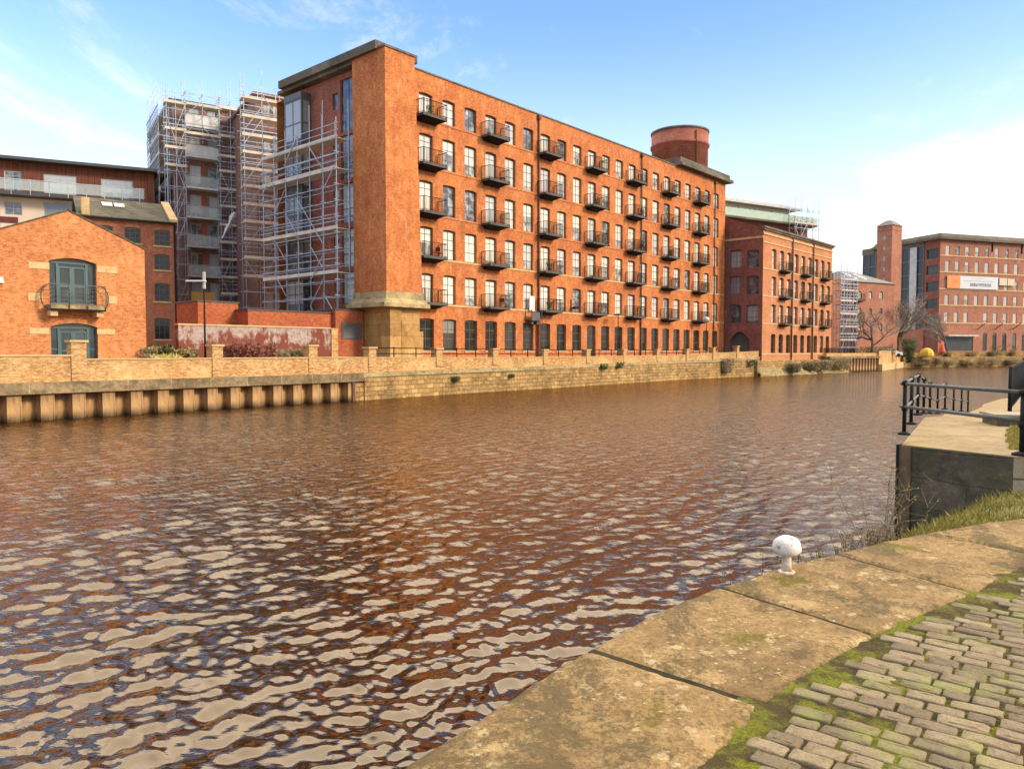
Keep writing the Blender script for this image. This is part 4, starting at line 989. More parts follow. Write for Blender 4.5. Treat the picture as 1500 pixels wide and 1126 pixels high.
# railing on the parapet
rl = thing('parapet_railing', 'thin black two rail railing between the parapet pillars below the mill', 'railing', RW)
pl_ = pillars[3:]
for (a, oa, za_), (c, oc, zc_) in zip(pl_, pl_[1:]):
    ox = 0.2
    zA, zB = za_-0.06, zc_-0.06
    for d in (0.0, 0.36):
        g = MB(); g.tube((a, oa+ox, zA-d), (c, oc+ox, zB-d), 0.032, 5); g.build('rail', M['black'], rl)
    n = max(2, int((c-a)/2.0))
    for k in range(1, n):
        t = k/n; g = MB(); z = zA*(1-t)+zB*t; g.tube((a+(c-a)*t, oa+(oc-oa)*t+ox, z-0.8), (a+(c-a)*t, oa+(oc-oa)*t+ox, z+0.08), 0.042, 6); g.build('post', M['black'], rl)
s_, o_, z = pl_[-1]; e_ = pb[-1]
for d in (0.0, 0.36):
    g = MB(); g.tube((s_, o_+0.2, z-0.06-d), (e_[0]-1, e_[1]+0.2, z-0.06-d), 0.032, 5); g.build('rail', M['black'], rl)

# lamp posts
def lamp(label, px, pyt, pyb, Y, kind):
    X = (px-750)/FOC*Y; P_ = FOC/Y
    r1, r2 = ray(px, pyt), ray(px, pyb); zt = CAMZ+r1[2]*Y/r1[1]; zb = min(2.2, CAMZ+r2[2]*Y/r2[1])
    o = thing('street_lamp', label, 'street lamp', loc=(X, Y, zb), group='lamp posts on the far bank')
    g = MB(); g.tube((0, 0, 0), (0, 0, zt-zb), 0.06, 8, 0.04); g.lathe([(0.13, 0), (0.1, 0.5)], n=8); g.build('post', M['black'], o)
    g = MB()
    if kind == 'arm': g.box(-0.95, 0.1, -0.14, 0.14, zt-zb-0.42, zt-zb-0.34, 0.03); g.box(-0.05, 0.07, -0.06, 0.06, zt-zb-0.8, zt-zb+0.1)
    elif kind == 'flat': g.lathe([(0.45, zt-zb), (0.5, zt-zb+0.1), (0.1, zt-zb+0.2)], n=12)
    else: g.lathe([(0.1, zt-zb-0.1), (0.33, zt-zb+0.1), (0.36, zt-zb+0.3), (0.2, zt-zb+0.45)], n=12)
    g.build('lantern', M['frame_pale'] if kind == 'arm' else (M['white'] if kind != 'flat' else M['railgrey']), o)
lamp('tall dark lamp post with pale arm lantern in front of the scaffolded flats', 301, 401, 522, 40.5, 'arm')
lamp('short lamp post with flat disc top in front of the mill', 905, 462, 519, 75.5, 'flat')
lamp('lamp post with pale ball lantern near the far end of the mill', 1034, 470, 519, 89, 'ball')

# bushes behind the parapet
def bush(label, px, Y, zb, h, r, seed, mat='ivy', n=500, name='shrub', cat='shrub', group=None):
    X = (px-750)/FOC*Y; me = plant_mesh(h, r, seed, mat, n, 0.5, False)
    me2 = me; o = link(name, me2, None, (X, Y, zb)); return tag(o, label, cat, group)
bush('dark green clipped shrub behind the parapet by the brown block', 250, 45, 1.6, 1.75, 1.3, 11, n=1800)
bush('small yellow green shrub overhanging the parapet beside the gabled warehouse', 244, 39.0, 2.1, 0.75, 0.8, 12, 'grassblade', 500)
bush('tiny pale shrub at the right corner of the gabled warehouse', 219, 40.6, 2.2, 1.1, 0.5, 13, 'weed', 250)
bush('brown leafless shrub against the whitewashed wall', 272, 44.0, 1.6, 1.6, 0.8, 14, 'rust_leaf', 500)
bush('large dark red leafless climber mass against the middle of the whitewashed wall', 366, 43.9, 1.5, 2.0, 1.7, 15, 'redtwig', 3200)
bush('dark brown bramble mass against the whitewashed wall, right of the red climber', 425, 46, 1.5, 1.6, 1.5, 16, 'weed', 2200)
g = MB(); g.box(-0.5, 0.5, -0.3, 0.3, 0, 0.45, 0.05); g.tube((0, 0, 0.45), (0, 0, 0.6), 0.1, 6)
o = g.build('flower_trough', M['red'], None, ((246-750)/FOC*48, 48, 2.9)); tag(o, 'small red planter on the sill below the lowest window of the brown block', 'planter')

# wall plants and bank shrubs along the waterline
rnd = random.Random(21)
for n, (px, py, h, r, mt, what) in enumerate([(955, 557, 0.9, 2.2, 'grassblade', 'yellow green grassy clump'), (985, 556, 0.7, 1.2, 'grassblade', 'small yellow grassy clump'), (752, 570.5, 0.9, 1.3, 'weed', 'brown twiggy clump'), (832, 565.5, 0.8, 1.1, 'weed', 'small brown twiggy clump'), (1062, 553, 2.2, 1.9, 'weed', 'tall brown bramble')]):
    p = gp(px, py); me = plant_mesh(h, r*0.6, 30+n, mt, 900, 0.8, False); o = link('waterside_plant', me, None, (p[0], p[1], 0)); tag(o, what+f' at the foot of the stone river wall, number {n+1} of five' if False else what+' at the foot of the stone river wall', 'plant', 'plants along the far waterline')
for n, (px, zz, r) in enumerate([(662, 1.1, 0.4), (745, 1.25, 0.3), (1096, 1.4, 0.8), (880, 1.6, 0.5), (903, 1.7, 0.5)]):
    s_, o_, t_ = par_at(px); p = RW.w(s_, o_-0.3); me = plant_mesh(r*1.2, r, 50+n, 'ivy', 200, -0.2, False)
    o = link('wall_plant', me, None, (p[0], p[1], zz-0.3)); tag(o, ['small dark fern low on the stone wall below the sixth pillar', 'little green tuft on the stone wall below the hoist', 'dark ivy mat on the stone wall near its far corner', 'green tuft hanging below the coping before the disc lamp post', 'green tuft hanging below the coping at the disc lamp post'][n], 'plant', 'plants growing from the river wall')
# rubble bank below the wing
Pw = [F2.w(-1.0, -0.2), F2.w(W2+1, -0.2)]
rb = MB(); rnd = random.Random(9)
nx, ny = 60, 8
for j in range(ny+1):
    for i in range(nx+1):
        u = i/nx; v = j/ny; ww_ = 0.6+2.6*u+0.5*math.sin(u*17)
        p = F2.w(-1.5+(W2+3)*u, -0.15-ww_*v); z = 1.05*(1-v)**1.2-0.25*v+rnd.uniform(-0.12, 0.16)*(1 if 0 < v < 1 else 0.3)
        rb.vert(p[0]+rnd.uniform(-0.1, 0.1), p[1]+rnd.uniform(-0.1, 0.1), z)
for j in range(ny):
    for i in range(nx): a = j*(nx+1)+i; rb.face(a, a+1, a+nx+2, a+nx+1)
o = rb.build('river_bank', M['rock']); tag(o, None, None, None, 'structure')
P = F2.w(0, 0); o = thing('stone_plinth_wall', 'rough stone base wall under the four storey mill wing', 'river wall', F2)
b = MB(); b.box(-1.6, W2+0.1, -0.22, 0.9, -1, F2.z(1160, 527, -0.2)); b.build('wall_face', M['stone_river'], o)
for n, (px, r) in enumerate([(1150, 1.0), (1173, 1.3), (1188, 1.5), (1203, 1.7), (1212, 1.5)]):
    s_ = F2.s(px); p = F2.w(s_, -1.3-0.2*n); me = plant_mesh(1.5+0.15*n, r, 70+n, 'rust_leaf' if n % 2 else 'weed', 1100, 0.7, False)
    o = link('bank_shrub', me, None, (p[0], p[1], 0.0)); tag(o, ORD[n]+' bushy clump from the left on the rubble bank under the mill wing', 'shrub', 'shrubs on the rubble bank')
# ============================================================ FAR SIDE OF THE BASIN
q0 = gp(1217, 546); q1 = gp(1286, 543.0)
FI = Fr(q0, (q1[0]-q0[0], q1[1]-q0[1])); LI = math.hypot(q1[0]-q0[0], q1[1]-q0[1])
ip = thing('far_sheet_pile_wall', 'distant sheet piled inlet wall between the mill wing and the pale brick wall', 'river wall', FI)
b = MB(); n = 15; pw = (LI-0.4)/n
prof = [(0, 0), (pw*0.4, 0), (pw*0.5, 0.4), (pw*0.9, 0.4), (pw, 0)]
for (xa, ya), (xb, yb) in zip(prof, prof[1:]): b.quad((xa, ya, -0.5), (xb, yb, -0.5), (xb, yb, 2), (xa, ya, 2))
pm_ = b.mesh('sheet_pile', M['pile'])
zi = FI.z(1250, 525)
for k in range(n): link('sheet_pile', pm_, ip, (0.2+pw*k, 0, zi-2.0))
b = MB(); b.box(-0.6, LI+0.5, -0.15, 0.8, zi, zi+0.35); b.build('capping_beam', M['concrete_cap'], ip)
o = thing('inlet_parapet', 'low yellow brick parapet above the distant sheet piling', 'wall', FI)
b = MB(); b.box(-0.8, LI+1.2, 0.3, 0.7, zi+0.3, FI.z(1250, 517)); b.build('wall_face', M['brick_buff'], o)
FK1 = Fr(FI.w(LI+0.3, 0), (0.55, 0.83))
pe = thing('pale_brick_wall', 'tall pale yellow brick quay wall right of the sheet piled inlet', 'wall', FK1)
LK = FK1.s(1319)
b = MB(); b.box(0, LK, 0, 0.6, -1, FK1.z(1300, 514.6)); b.build('wall_face', M['brick_buff'], pe)
b = MB(); b.box(0, LK+0.5, -0.5, -0.002, -1, FK1.z(1300, 532)); b.build('ledge', M['stone_trim'], pe)
b = MB(); b.box(-0.1, LK+0.1, -0.05, 0.65, FK1.z(1300, 514.6)+0.002, FK1.z(1300, 513.8)); b.build('coping', M['stone_trim'], pe)
p0 = FK1.w(LK+1.0, 0); p1 = gp(1480, 536.7); 
FK2 = Fr((p0[0]+0.5, p0[1]), (p1[0]-p0[0], p1[1]-p0[1]))
fw = thing('far_stone_wall', 'long rough stone river wall below the distant red mill', 'river wall', FK2)
b = MB(); ztw = FK2.z(1420, 523); L2 = 75
P_, V_ = dens([(0, 0), (L2, 0)], [ztw, ztw+0.3], 3); ribbon(b, P_, [-1]*len(P_), V_, 1.0); b.build('wall_face', M['stone_river'], fw)
b = MB(); b.box(-0.5, L2, 1.4, 1.8, 1, FK2.z(1450, 516.3, 1.4)); b.build('upper_wall', M['stone_river'], fw)
rnd = random.Random(77)
for n in range(26):
    s_ = 1+n*1.9+rnd.uniform(-0.6, 0.6); low = n % 3 != 0
    p = FK2.w(s_, -0.7 if low else 1.0); me = plant_mesh(rnd.uniform(0.9, 1.9), rnd.uniform(0.7, 1.3), 100+n, ('rust_leaf', 'weed', 'weed')[n % 3], 420, 0.4, False)
    o = link('far_bank_shrub', me, None, (p[0], p[1], 0.0 if low else ztw-0.2)); tag(o, ('low' if low else 'upper')+' straggly shrub growing along the distant stone wall under the red mill', 'shrub', 'low shrubs on the distant stone wall' if low else 'upper shrubs on the distant stone wall')
o = bush('round dark green bush on the distant stone wall at far right', 1462, 150, 1.6, 2.6, 1.8, 201, 'ivy', 500)
o = bush('dark ivy mass hanging over the quay between the pale wall and the stone wall', 1332, 131, -0.0, 4.2, 0.9, 202, 'ivy', 1800)
o = bush('dark evergreen tree beside the bare trees', 1331, 139, 2.0, 3.4, 1.5, 203, 'ivy', 1800, 'evergreen_tree', 'tree')

# penthouse behind the wing
FG = frpx(1062, 122, 2700)
pg = thing('glass_penthouse_block', 'brick block with green glass balcony penthouse rising behind the mill wing', 'building', FG)
g1 = FG.s(1183, py=340); zG0 = FG.z(1100, 322); zG1 = FG.z(1100, 301.5)
hs_ = []; ws_ = []
for a, b_ in ((1064, 1080), (1084, 1096), (1098, 1104), (1108, 1128), (1131, 1150)):
    x0, x1 = FG.s(a), FG.s(b_); hs_.append((x0, x1, zG0+0.3, zG1-0.3)); ws_.append(((x0+x1)/2, x1-x0, zG0+0.3, zG1-zG0-0.6))
b = MB(); gx = FG.s(1150); facade(b, -4, gx+0.4, zG0, zG1, hs_, depth=0.2); shell(b, -4, gx+0.4, 12, zG0, zG1); b.build('penthouse_wall', M['cream'], pg)
for cx, w, z0, h in ws_: put(window_spec('window', w, h, 2, (), pm='pane_bright', fm='frame_pale'), pg, (cx, 0.1, z0))
b = MB(); b.box(-4.5, FG.s(1163), -1.2, 13, zG1+0.002, zG1+0.35); b.box(-4.5, FG.s(1150), -0.4, 13, zG1+0.352, zG1+0.8); b.build('roof', M['frame_pale'], pg)
b = MB(); b.box(-4, g1, 0.001, 12, 1.2, zG0-0.3); b.build('lower_wall', M['brick_dark'], pg)
b = MB(); b.box(-4, g1+0.6, -1.5, 0, zG0-0.298, zG0-0.002); bl = b.build('balcony', M['cornice'], pg)
b = MB(); b.box(-4, g1+0.55, -1.48, -1.44, zG0, zG0+1.25); b.box(g1+0.5, g1+0.55, -1.43, 6, zG0, zG0+1.25); b.build('glass_panel', M['greenglass'], bl)
o = scaffold('small scaffold at the right end of the green glass penthouse', FG, FG.s(1156, off=-2), FG.s(1190, off=-2), 1.6, 1.2, FG.z(1175, 372), FG.z(1175, 308), [zG0-0.3], 4, 1.5, seed=11, r=0.05)
# low brick mill with hipped roof
FH = frpx(1252, 135, 2768)
lm = thing('hip_roofed_mill', 'orange brick three storey mill with grey hipped roof and rooflights left of the square chimney', 'building', FH)
hx1 = FH.s(1303); zH = FH.z(1276, 414)
hs_ = []; ws_ = []
for (t_, b_) in ((426.5, 437.5), (451, 460), (474, 485)):
    for px in (1258, 1273.5, 1289):
        x = FH.s(px); zt = FH.z(px, t_); zb = FH.z(px, b_); hs_.append(hole_of(x, 0.95, zb, zt-zb, 0.25)); ws_.append((x, zb, zt-zb))
b = MB(); facade(b, 0, hx1+1, 1.5, zH, hs_, depth=0.2); shell(b, 0, hx1+1, 12, 1.5, zH); b.build('wall', M['brick_far'], lm)
for x, z0, h in ws_: put(window_spec('window', 0.95, h, 2, (0.5,), pm='pane_far', rise=0.2), lm, (x, 0.12, z0))
EH = FH.sub(0, 14, -pi/2)
b = MB(); b.quad((0, 0, 1.5), (14, 0, 1.5), (14, 0, zH), (0, 0, zH)); b.build('end_wall', M['brick_dark'], lm, (-0.003, 14, 0), -pi/2)
for (t_, b_) in ((427, 438), (452, 461)):
    for px in (1229, 1240): 
        x, z = EH.at(px, b_); x2, z2 = EH.at(px, t_); put(window_spec('end_window', 1.0, z2-z, 2, (0.5,), pm='pane_far'), lm, (-0.08, 14-x, z), -pi/2)
zr_ = zH+2.6; b = MB(); a0, a1, c0_, c1_ = -0.3, hx1+1.3, -0.3, 12.3
b.quad((a0, c0_, zH), (a1, c0_, zH), (a1-4, 6, zr_), (a0+3, 6, zr_)); b.poly([(a1, c0_, zH), (a1, c1_, zH), (a1-4, 6, zr_)]); b.quad((a1, c1_, zH), (a0, c1_, zH), (a0+3, 6, zr_), (a1-4, 6, zr_)); b.poly([(a0, c1_, zH), (a0, c0_, zH), (a0+3, 6, zr_)])
rf = b.build('roof', M['slate_far'], lm)
for u_ in (1.5, 4.2):
    b = MB(); k = 2.6/6.3
    b.hexa([(u_, 1.5, zH+1.8*k), (u_+0.7, 1.5, zH+1.8*k), (u_+1.0, 4.6, zH+4.9*k), (u_+0.3, 4.6, zH+4.9*k)], [(u_, 1.5, zH+1.8*k+0.12), (u_+0.7, 1.5, zH+1.8*k+0.12), (u_+1.0, 4.6, zH+4.9*k+0.12), (u_+0.3, 4.6, zH+4.9*k+0.12)]); b.build('rooflight', M['white'], rf)
bh = balcony_mesh(2.2, 1.0, 1.1, 10)
for (py) in (440, 467, 493): put(bh, lm, (FH.s(1254)-0.2, 0, FH.z(1250, py)))
b = MB(); b.tube((0.1, -0.15, 1.8), (0.1, -0.15, zH), 0.09, 6); b.build('drainpipe', M['drainpipe'], lm)
FS = frpx(1219, 118, 2768)
o = scaffold('distant scaffold between the mill wing and the hip roofed mill', FS, 0.1, FS.s(1243), 0, 1.3, 2.0, FS.z(1230, 398), [FS.z(1230, y) for y in (411, 427, 442, 461, 479.5, 499)], 5, 1.1, seed=12, r=0.05)
o = thing('dark_corner_block', 'dark brick block behind the distant scaffold and the mill wing', 'building', FS)
b = MB(); b.box(-6, 1.2, 4, 14, 1.5, FS.z(1214, 378, 4)); b.build('wall', M['brick_dark'], o)
b = MB(); b.box(0.8, 5, 2.6, 12, 1.5, FS.z(1230, 408, 3)); b.build('side_wall', M['brick_cottage'], o)
b = MB(); b.box(-6.1, 1.25, 3.9, 14, FS.z(1214, 378, 4)+0.002, FS.z(1214, 376, 4)); b.build('roof', M['slate_far'], o)
# square chimney tower
cj = ((1302.5-750)/FOC*158, 158.0)
FJ = Fr(cj, (1.0, 0.75))
ch_ = thing('square_tower', 'tall square brick stair tower with grey pyramid cap beside the distant mill', 'tower', FJ)
jw = FJ.s(1320, py=400); zJ = FJ.z(1305, 328.5)
b = MB(); b.box(0, jw, 0, 3.2, 1.5, zJ); b.box(-0.08, jw+0.08, -0.08, 3.28, zJ-1.0, zJ-0.8); b.build('shaft', M['brick_far'], ch_)
b = MB()
for k in range(9): b.box(-0.03, 0.0, 1.3, 1.8, zJ-3-2.2*k, zJ-2.2-2.2*k)
b.build('slit_window', M['pane_grey'], ch_)
b = MB(); b.hexa([(-0.2, -0.2, zJ+0.002), (jw+0.2, -0.2, zJ+0.002), (jw+0.2, 3.4, zJ+0.002), (-0.2, 3.4, zJ+0.002)], [(jw*0.35, 1.1, zJ+1.2), (jw*0.65, 1.1, zJ+1.2), (jw*0.65, 2.1, zJ+1.2), (jw*0.35, 2.1, zJ+1.2)]); b.build('cap', M['slate_far'], ch_)
# the distant red mill
FK = frpx(1373, 160, 3950)
rm = thing('distant_red_mill', 'large six storey red brick mill carrying a long banner at far right', 'building', FK)
WK = 34; zK = FK.z(1376, 350.5)
rowsK = [(359.5, 373.5), (382, 397.5), (408.5, 422), (431.5, 446), (457, 472)]
hs_ = []; ws_ = []
xsK = [FK.s(1387.5+14.4*i, py=400) for i in range(16)]
for k, (t_, b_) in enumerate(rowsK):
    zt = FK.z(1390, t_); zb = FK.z(1390, b_)
    for i, x in enumerate(xsK):
        if x > WK-1: continue
        if k == 4 and i == 3: continue
        hs_.append(hole_of(x, 1.15, zb, zt-zb, 0.0)); ws_.append(('window', x, 1.15, zb, zt-zb, 'pane_far', 0.0))
zt = FK.z(1440, 487); zb = FK.z(1440, 514)
for i, x in enumerate(xsK[4:]):
    if x > WK-1: continue
    hs_.append(hole_of(x, 1.25, zb, zt-zb, 0.62)); ws_.append(('arched_window', x, 1.25, zb, zt-zb, 'pane_dark', 0.4))
x0, x1 = FK.s(1383), FK.s(1425); hs_.append((x0, x1, zb, FK.z(1400, 493))); ws_.append(('glass_entrance', (x0+x1)/2, x1-x0, zb, FK.z(1400, 493)-zb, 'pane_curtainwall', 0.0))
b = MB(); facade(b, 0, WK, 1.2, zK, hs_, depth=0.2, nseg=8)
b.quad((WK, 0, 1.2), (WK, 18, 1.2), (WK, 18, zK), (WK, 0, zK)); b.quad((0, 0, zK), (WK, 0, zK), (WK, 18, zK), (0, 18, zK)); b.build('front_wall', M['brick_far'], rm)
for nm, x, w, z0, h, pmn, rise in ws_:
    put(window_spec(nm, w, h, 2 if w < 3 else 8, (0.68,), pm=pmn, rise=rise, fm='frame_pale' if nm == 'window' else 'frame', bar=0.06, fw=0.09), rm, (x, 0.1, z0))
b = MB(); b.box(-0.9, WK, -0.9, 18, zK+0.002, zK+0.5); b.box(-0.5, WK, -0.5, 18, zK+0.502, zK+1.35, 0.5); b.build('roof', M['cornice'], rm)
b = MB()
for k in range(5): zb_ = FK.z(1390, rowsK[k][1]); b.box(-0.03, WK, -0.1, 0.02, zb_-0.28, zb_-0.03)
b.build('string_course', M['stone_trim'], rm)
for i in (5, 8, 11):
    if xsK[i] < WK: b = MB(); x = (xsK[i]+xsK[i-1])/2; b.tube((x, -0.12, zK-2), (x, -0.12, zK-0.1), 0.12, 6); b.build('downpipe', M['black'], rm)
for px in (1432, 1458, 1484): b = MB(); x, z = FK.at(px, 474); b.tube((x, -0.05, z-1.2), (x+0.1, -1.7, z), 0.1, 5); b.build('vent_pipe', M['drainpipe'], rm)
EK = FK.sub(0, 26, -pi/2)
hs_ = []; ws_ = []
for k, (t_, b_) in enumerate([(365, 379), (389, 402), (413, 427), (438, 452), (464, 480)]):
    for px in (1365,):
        x = EK.s(px, py=420); zt = EK.z(px, t_); zb = EK.z(px, b_); hs_.append(hole_of(x, 3.0, zb, zt-zb)); ws_.append((x, zb, zt-zb))
b = MB(); facade(b, EK.s(1352, py=430), 26, 1.2, zK, hs_, depth=0.4); b.build('side_wall', M['brick_dark'], rm, (0, 26, 0), -pi/2)
for x, z0, h in ws_: put(window_spec('side_window', 3.0, h, 2, (), pm='pane_curtainwall'), rm, (0.25, 26-x, z0), -pi/2)
cwx = EK.s(1352, py=430); zcw = EK.z(1345, 362); zcb = EK.z(1345, 482)
b = MB(); L_ = cwx; nn = 9
for i in range(nn+1): x = cwx-1.9*i; b.box(x-0.1, x+0.1, -0.12, 0.0, zcb, zcw)
for k in range(7): z = zcb+(zcw-zcb)*k/6; b.box(cwx-1.9*nn, cwx, -0.11, -0.01, z-0.1, z+0.1)
cw_ = b.build('glazed_stair', M['frame_grey'], rm, (0, 26, 0), -pi/2)
b = MB(); b.box(cwx-1.9*nn, cwx, 0.0, 0.3, zcb, zcw); b.build('pane', M['pane_curtainwall'], cw_)
b = MB(); x = EK.s(1338, py=430); b.box(x-0.9, x+0.9, -0.3, -0.121, zcb, zcw); b.build('pale_fin', M['frame_pale'], rm, (0, 26, 0), -pi/2)
b = MB(); b.box(cwx-1.9*nn, cwx+0.5, -0.2, 1, 1.2, zcb-0.01); b.build('stair_base', M['brick_far'], rm, (0, 26, 0), -pi/2)
b = MB(); b.box(cwx-1.9*nn-0.3, cwx, -0.15, 10, zcw+0.01, zK+0.5); b.build('side_parapet', M['cornice'], rm, (0, 26, 0), -pi/2)
b = MB(); b.box(FK.s(1383)-0.2, FK.s(1425)+0.3, -1.2, -0.02, FK.z(1400, 493)+0.05, FK.z(1400, 490.5)); b.build('entrance_canopy', M['frame_pale'], rm)
# banner
P = FK.w(0, -0.35); bn = thing('banner', 'long grey banner with orange end panel across the distant red mill', 'banner', loc=(P[0], P[1], 0), rotz=FK.rot)
za1, za0 = FK.z(1420, 404.5, -.35), FK.z(1420, 423, -.35)
b = MB(); b.box(FK.s(1383), FK.s(1401.8), 0, 0.06, za0, za1); b.build('orange_panel', M['orange'], bn)
b = MB(); b.box(FK.s(1402), FK.s(1457), 0, 0.06, za0, za1); b.build('grey_panel', M['banner'], bn)
b = MB(); b.box(FK.s(1459), FK.s(1470), 0, 0.06, za0+1.0, za1-0.1); b.box(FK.s(1471), FK.s(1481), 0, 0.06, za0+1.0, za1-0.2); b.build('small_board', M['cream'], bn)
b = MB(); rnd = random.Random(4); x = FK.s(1414); xe = FK.s(1446); hz = (za1-za0)
while x < xe:
    w = rnd.uniform(0.3, 0.5)
    if rnd.random() > 0.12:
        zm = za0+hz*0.2; zq = za0+hz*0.46
        b.box(x, x+0.11, -0.02, -0.001, zm, zq); b.box(x+w-0.1, x+w, -0.02, -0.001, zm, zq)
        b.box(x+0.111, x+w-0.101, -0.02, -0.001, rnd.choice((zm, (zm+zq)/2)), rnd.choice((zq, (zm+zq)/2+0.12)))
    x += w+0.14
b.build('lettering', M['print'], bn)
b = MB(); b.box(FK.s(1418), FK.s(1438), -0.02, -0.001, za0+hz*0.82, za0+hz*0.86); b.box(FK.s(1408), FK.s(1450), -0.02, -0.001, za0+hz*0.6, za0+hz*0.66); b.build('small_lettering', M['frame_pale'], bn)
b = MB(); b.box(FK.s(1390), FK.s(1397.5), -0.02, -0.001, za0+hz*0.6, za0+hz*0.65); b.box(FK.s(1390), FK.s(1398), -0.02, -0.001, za0+hz*0.45, za0+hz*0.5); b.build('panel_lettering', M['red'], bn)
# tent, parasol, cars, hedge
def at_d(px, Y): return ((px-750)/FOC*Y, Y)
x, y = at_d(1357, 142)
o = thing('yellow_tent', 'small yellow dome shaped canopy on the distant quay', 'tent', loc=(x, y, 2.2))
b = MB(); b.lathe([(1.2, 0.0), (1.17, 0.55), (0.9, 1.1), (0.48, 1.4), (0.05, 1.5)], n=10, sm=False); b.build('canopy', M['yellow'], o)
b = MB(); b.tube((0, 0, 1.48), (0, 0, 1.68), 0.05, 5); b.build('finial', M['black'], o)
x, y = at_d(1379, 146)
o = thing('red_parasol', 'closed red parasol standing outside the distant mill entrance', 'parasol', loc=(x, y, 2.2))
b = MB(); b.lathe([(0.55, 0.5), (0.6, 0.9), (0.35, 2.0), (0.08, 2.7)], n=10); b.build('canopy', M['red'], o)
b = MB(); b.tube((0, 0, 0), (0, 0, 0.6), 0.05, 5); b.build('pole', M['black'], o)
def car(label, px, Y, mat, rot):
    x, y = at_d(px, Y); o = thing('parked_car', label, 'car', loc=(x, y, 2.05), rotz=rot, group='cars parked behind the far quay wall')
    b = MB(); b.box(-2.1, 2.1, -0.85, 0.85, 0.3, 0.85, 0.08); b.hexa([(-1.3, -0.78, 0.852), (1.1, -0.78, 0.852), (1.1, 0.78, 0.852), (-1.3, 0.78, 0.852)], [(-0.8, -0.65, 1.42), (0.5, -0.65, 1.42), (0.5, 0.65, 1.42), (-0.8, 0.65, 1.42)]); b.build('body', M[mat], o)
    b = MB(); b.box(-0.95, 0.7, -0.76, -0.74, 0.95, 1.3); b.build('side_window', M['pane_dark'], o)
    for sx in (-1.3, 1.3):
        for sy in (-0.8, 0.8): b = MB(); b.tube((sx, sy-0.1, 0.32), (sx, sy+0.1, 0.32), 0.32, 12); b.build('wheel', M['black'], o)
car('white car parked behind the pale wall under the bare tree', 1302, 136, 'white', 0.1)
car('silver car parked left of the white one behind the pale wall', 1291, 138, 'frame_pale', 0.1)
x, y = at_d(1240, 121)
o = thing('low_fence', 'low dark railing fence above the distant sheet piled inlet', 'fence', FI)
b = MB(); 
for k in range(70): b.tube((0.3+k*0.15, 1.2, 2.2), (0.3+k*0.15, 1.2, 3.55), 0.022, 4)
b.build('bars', M['black'], o); b = MB(); b.tube((0.2, 1.2, 3.5), (11, 1.2, 3.5), 0.03, 4); b.tube((0.2, 1.2, 2.5), (11, 1.2, 2.5), 0.03, 4); b.build('rail', M['black'], o)
for n, (px, Y) in enumerate([(1262, 127), (1281, 127), (1299, 131)]):
    bush(ORD[n]+' dark hedge clump from the left behind the distant inlet', px, Y, 1.9, 1.9, 1.7, 300+n, 'ivy', 500, 'hedge', 'hedge', 'hedge clumps behind the inlet')

# bare trees
def bare_tree(label, px, Y, zb, h, seed, spread=0.6, twig=0.022):
    rnd = random.Random(seed); x, y = at_d(px, Y)
    o = thing('bare_tree', label, 'tree', loc=(x, y, zb), group='bare winter trees on the far quay')
    T = MB(); C = MB(); cnt = [0]
    def grow(p, d, L, r, lv):
        if lv == 0 or cnt[0] > 4200: return
        q = p; n = 3; dd = d
        for k in range(n):
            dd = (dd+Vector((rnd.gauss(0, .12), rnd.gauss(0, .12), rnd.gauss(0.03, .08)))).normalized()
            q2 = q+dd*L/n; r2 = r*(1-0.18*(k+1)/n*1.6)
            (T if lv > 4 else C).tube(q, q2, r*(1-0.25*k/n), 5 if lv > 4 else 3, r*(1-0.25*(k+1)/n), cap=False); cnt[0] += 1; q = q2
            if k > 0 and lv > 1:
                e = (dd+Vector((rnd.gauss(0, spread), rnd.gauss(0, spread), rnd.gauss(0.12, .3)))).normalized(); grow(q, e, L*rnd.uniform(.6, .8), max(r*.55, twig*.5), lv-1)
        for _ in range(2):
            e = (dd+Vector((rnd.gauss(0, spread), rnd.gauss(0, spread), rnd.gauss(0.15, .3)))).normalized(); grow(q, e, L*rnd.uniform(.65, .85), max(r*.65, twig*.5), lv-1)
    grow(Vector((0, 0, 0)), Vector((0, 0, 1)), h*0.24, h*0.02, 6)
    T.build('trunk', M['bark'], o); C.build('crown', M['twig'], o)
bare_tree('spreading bare tree in front of the hip roofed mill', 1277, 126, 2.0, 12.5, 3, 0.85)
bare_tree('tall bare tree in front of the glazed stair, right of the spreading one', 1316, 142, 2.0, 16, 8, 0.7)
bare_tree('small bare tree at the corner of the distant red mill', 1388, 152, 2.2, 12, 12, 0.7)

# ============================================================ GROUND SHEETS
far = [RW.w(SL-40, 0.9), RW.w(S520-0.6, 0.9)]+[RW.w(s, o+0.9) for s, o in loc[2:]]+[F2.w(-1.4, 0.6), F2.w(W2+0.5, 0.6), FI.w(0, 0.6), FI.w(LI, 0.6), FK1.w(0.3, 0.5), FK1.w(LK, 0.5), FK2.w(0, 0.8), FK2.w(L2, 0.8), (700, 175), (900, 900), (-900, 900), (-900, -60)]
b = MB(); b.prism(far, -1.0, 1.68); o = b.build('far_ground', M['ground']); tag(o, None, None, None, 'structure')
far2 = [FK2.w(-3, 1.9), FK2.w(L2, 1.9), (700, 180), (900, 890), (0, 890), (60, 150)]
b = MB(); b.prism(far2, 1.72, 2.2); o = b.build('far_quay', M['ground']); tag(o, None, None, None, 'structure')

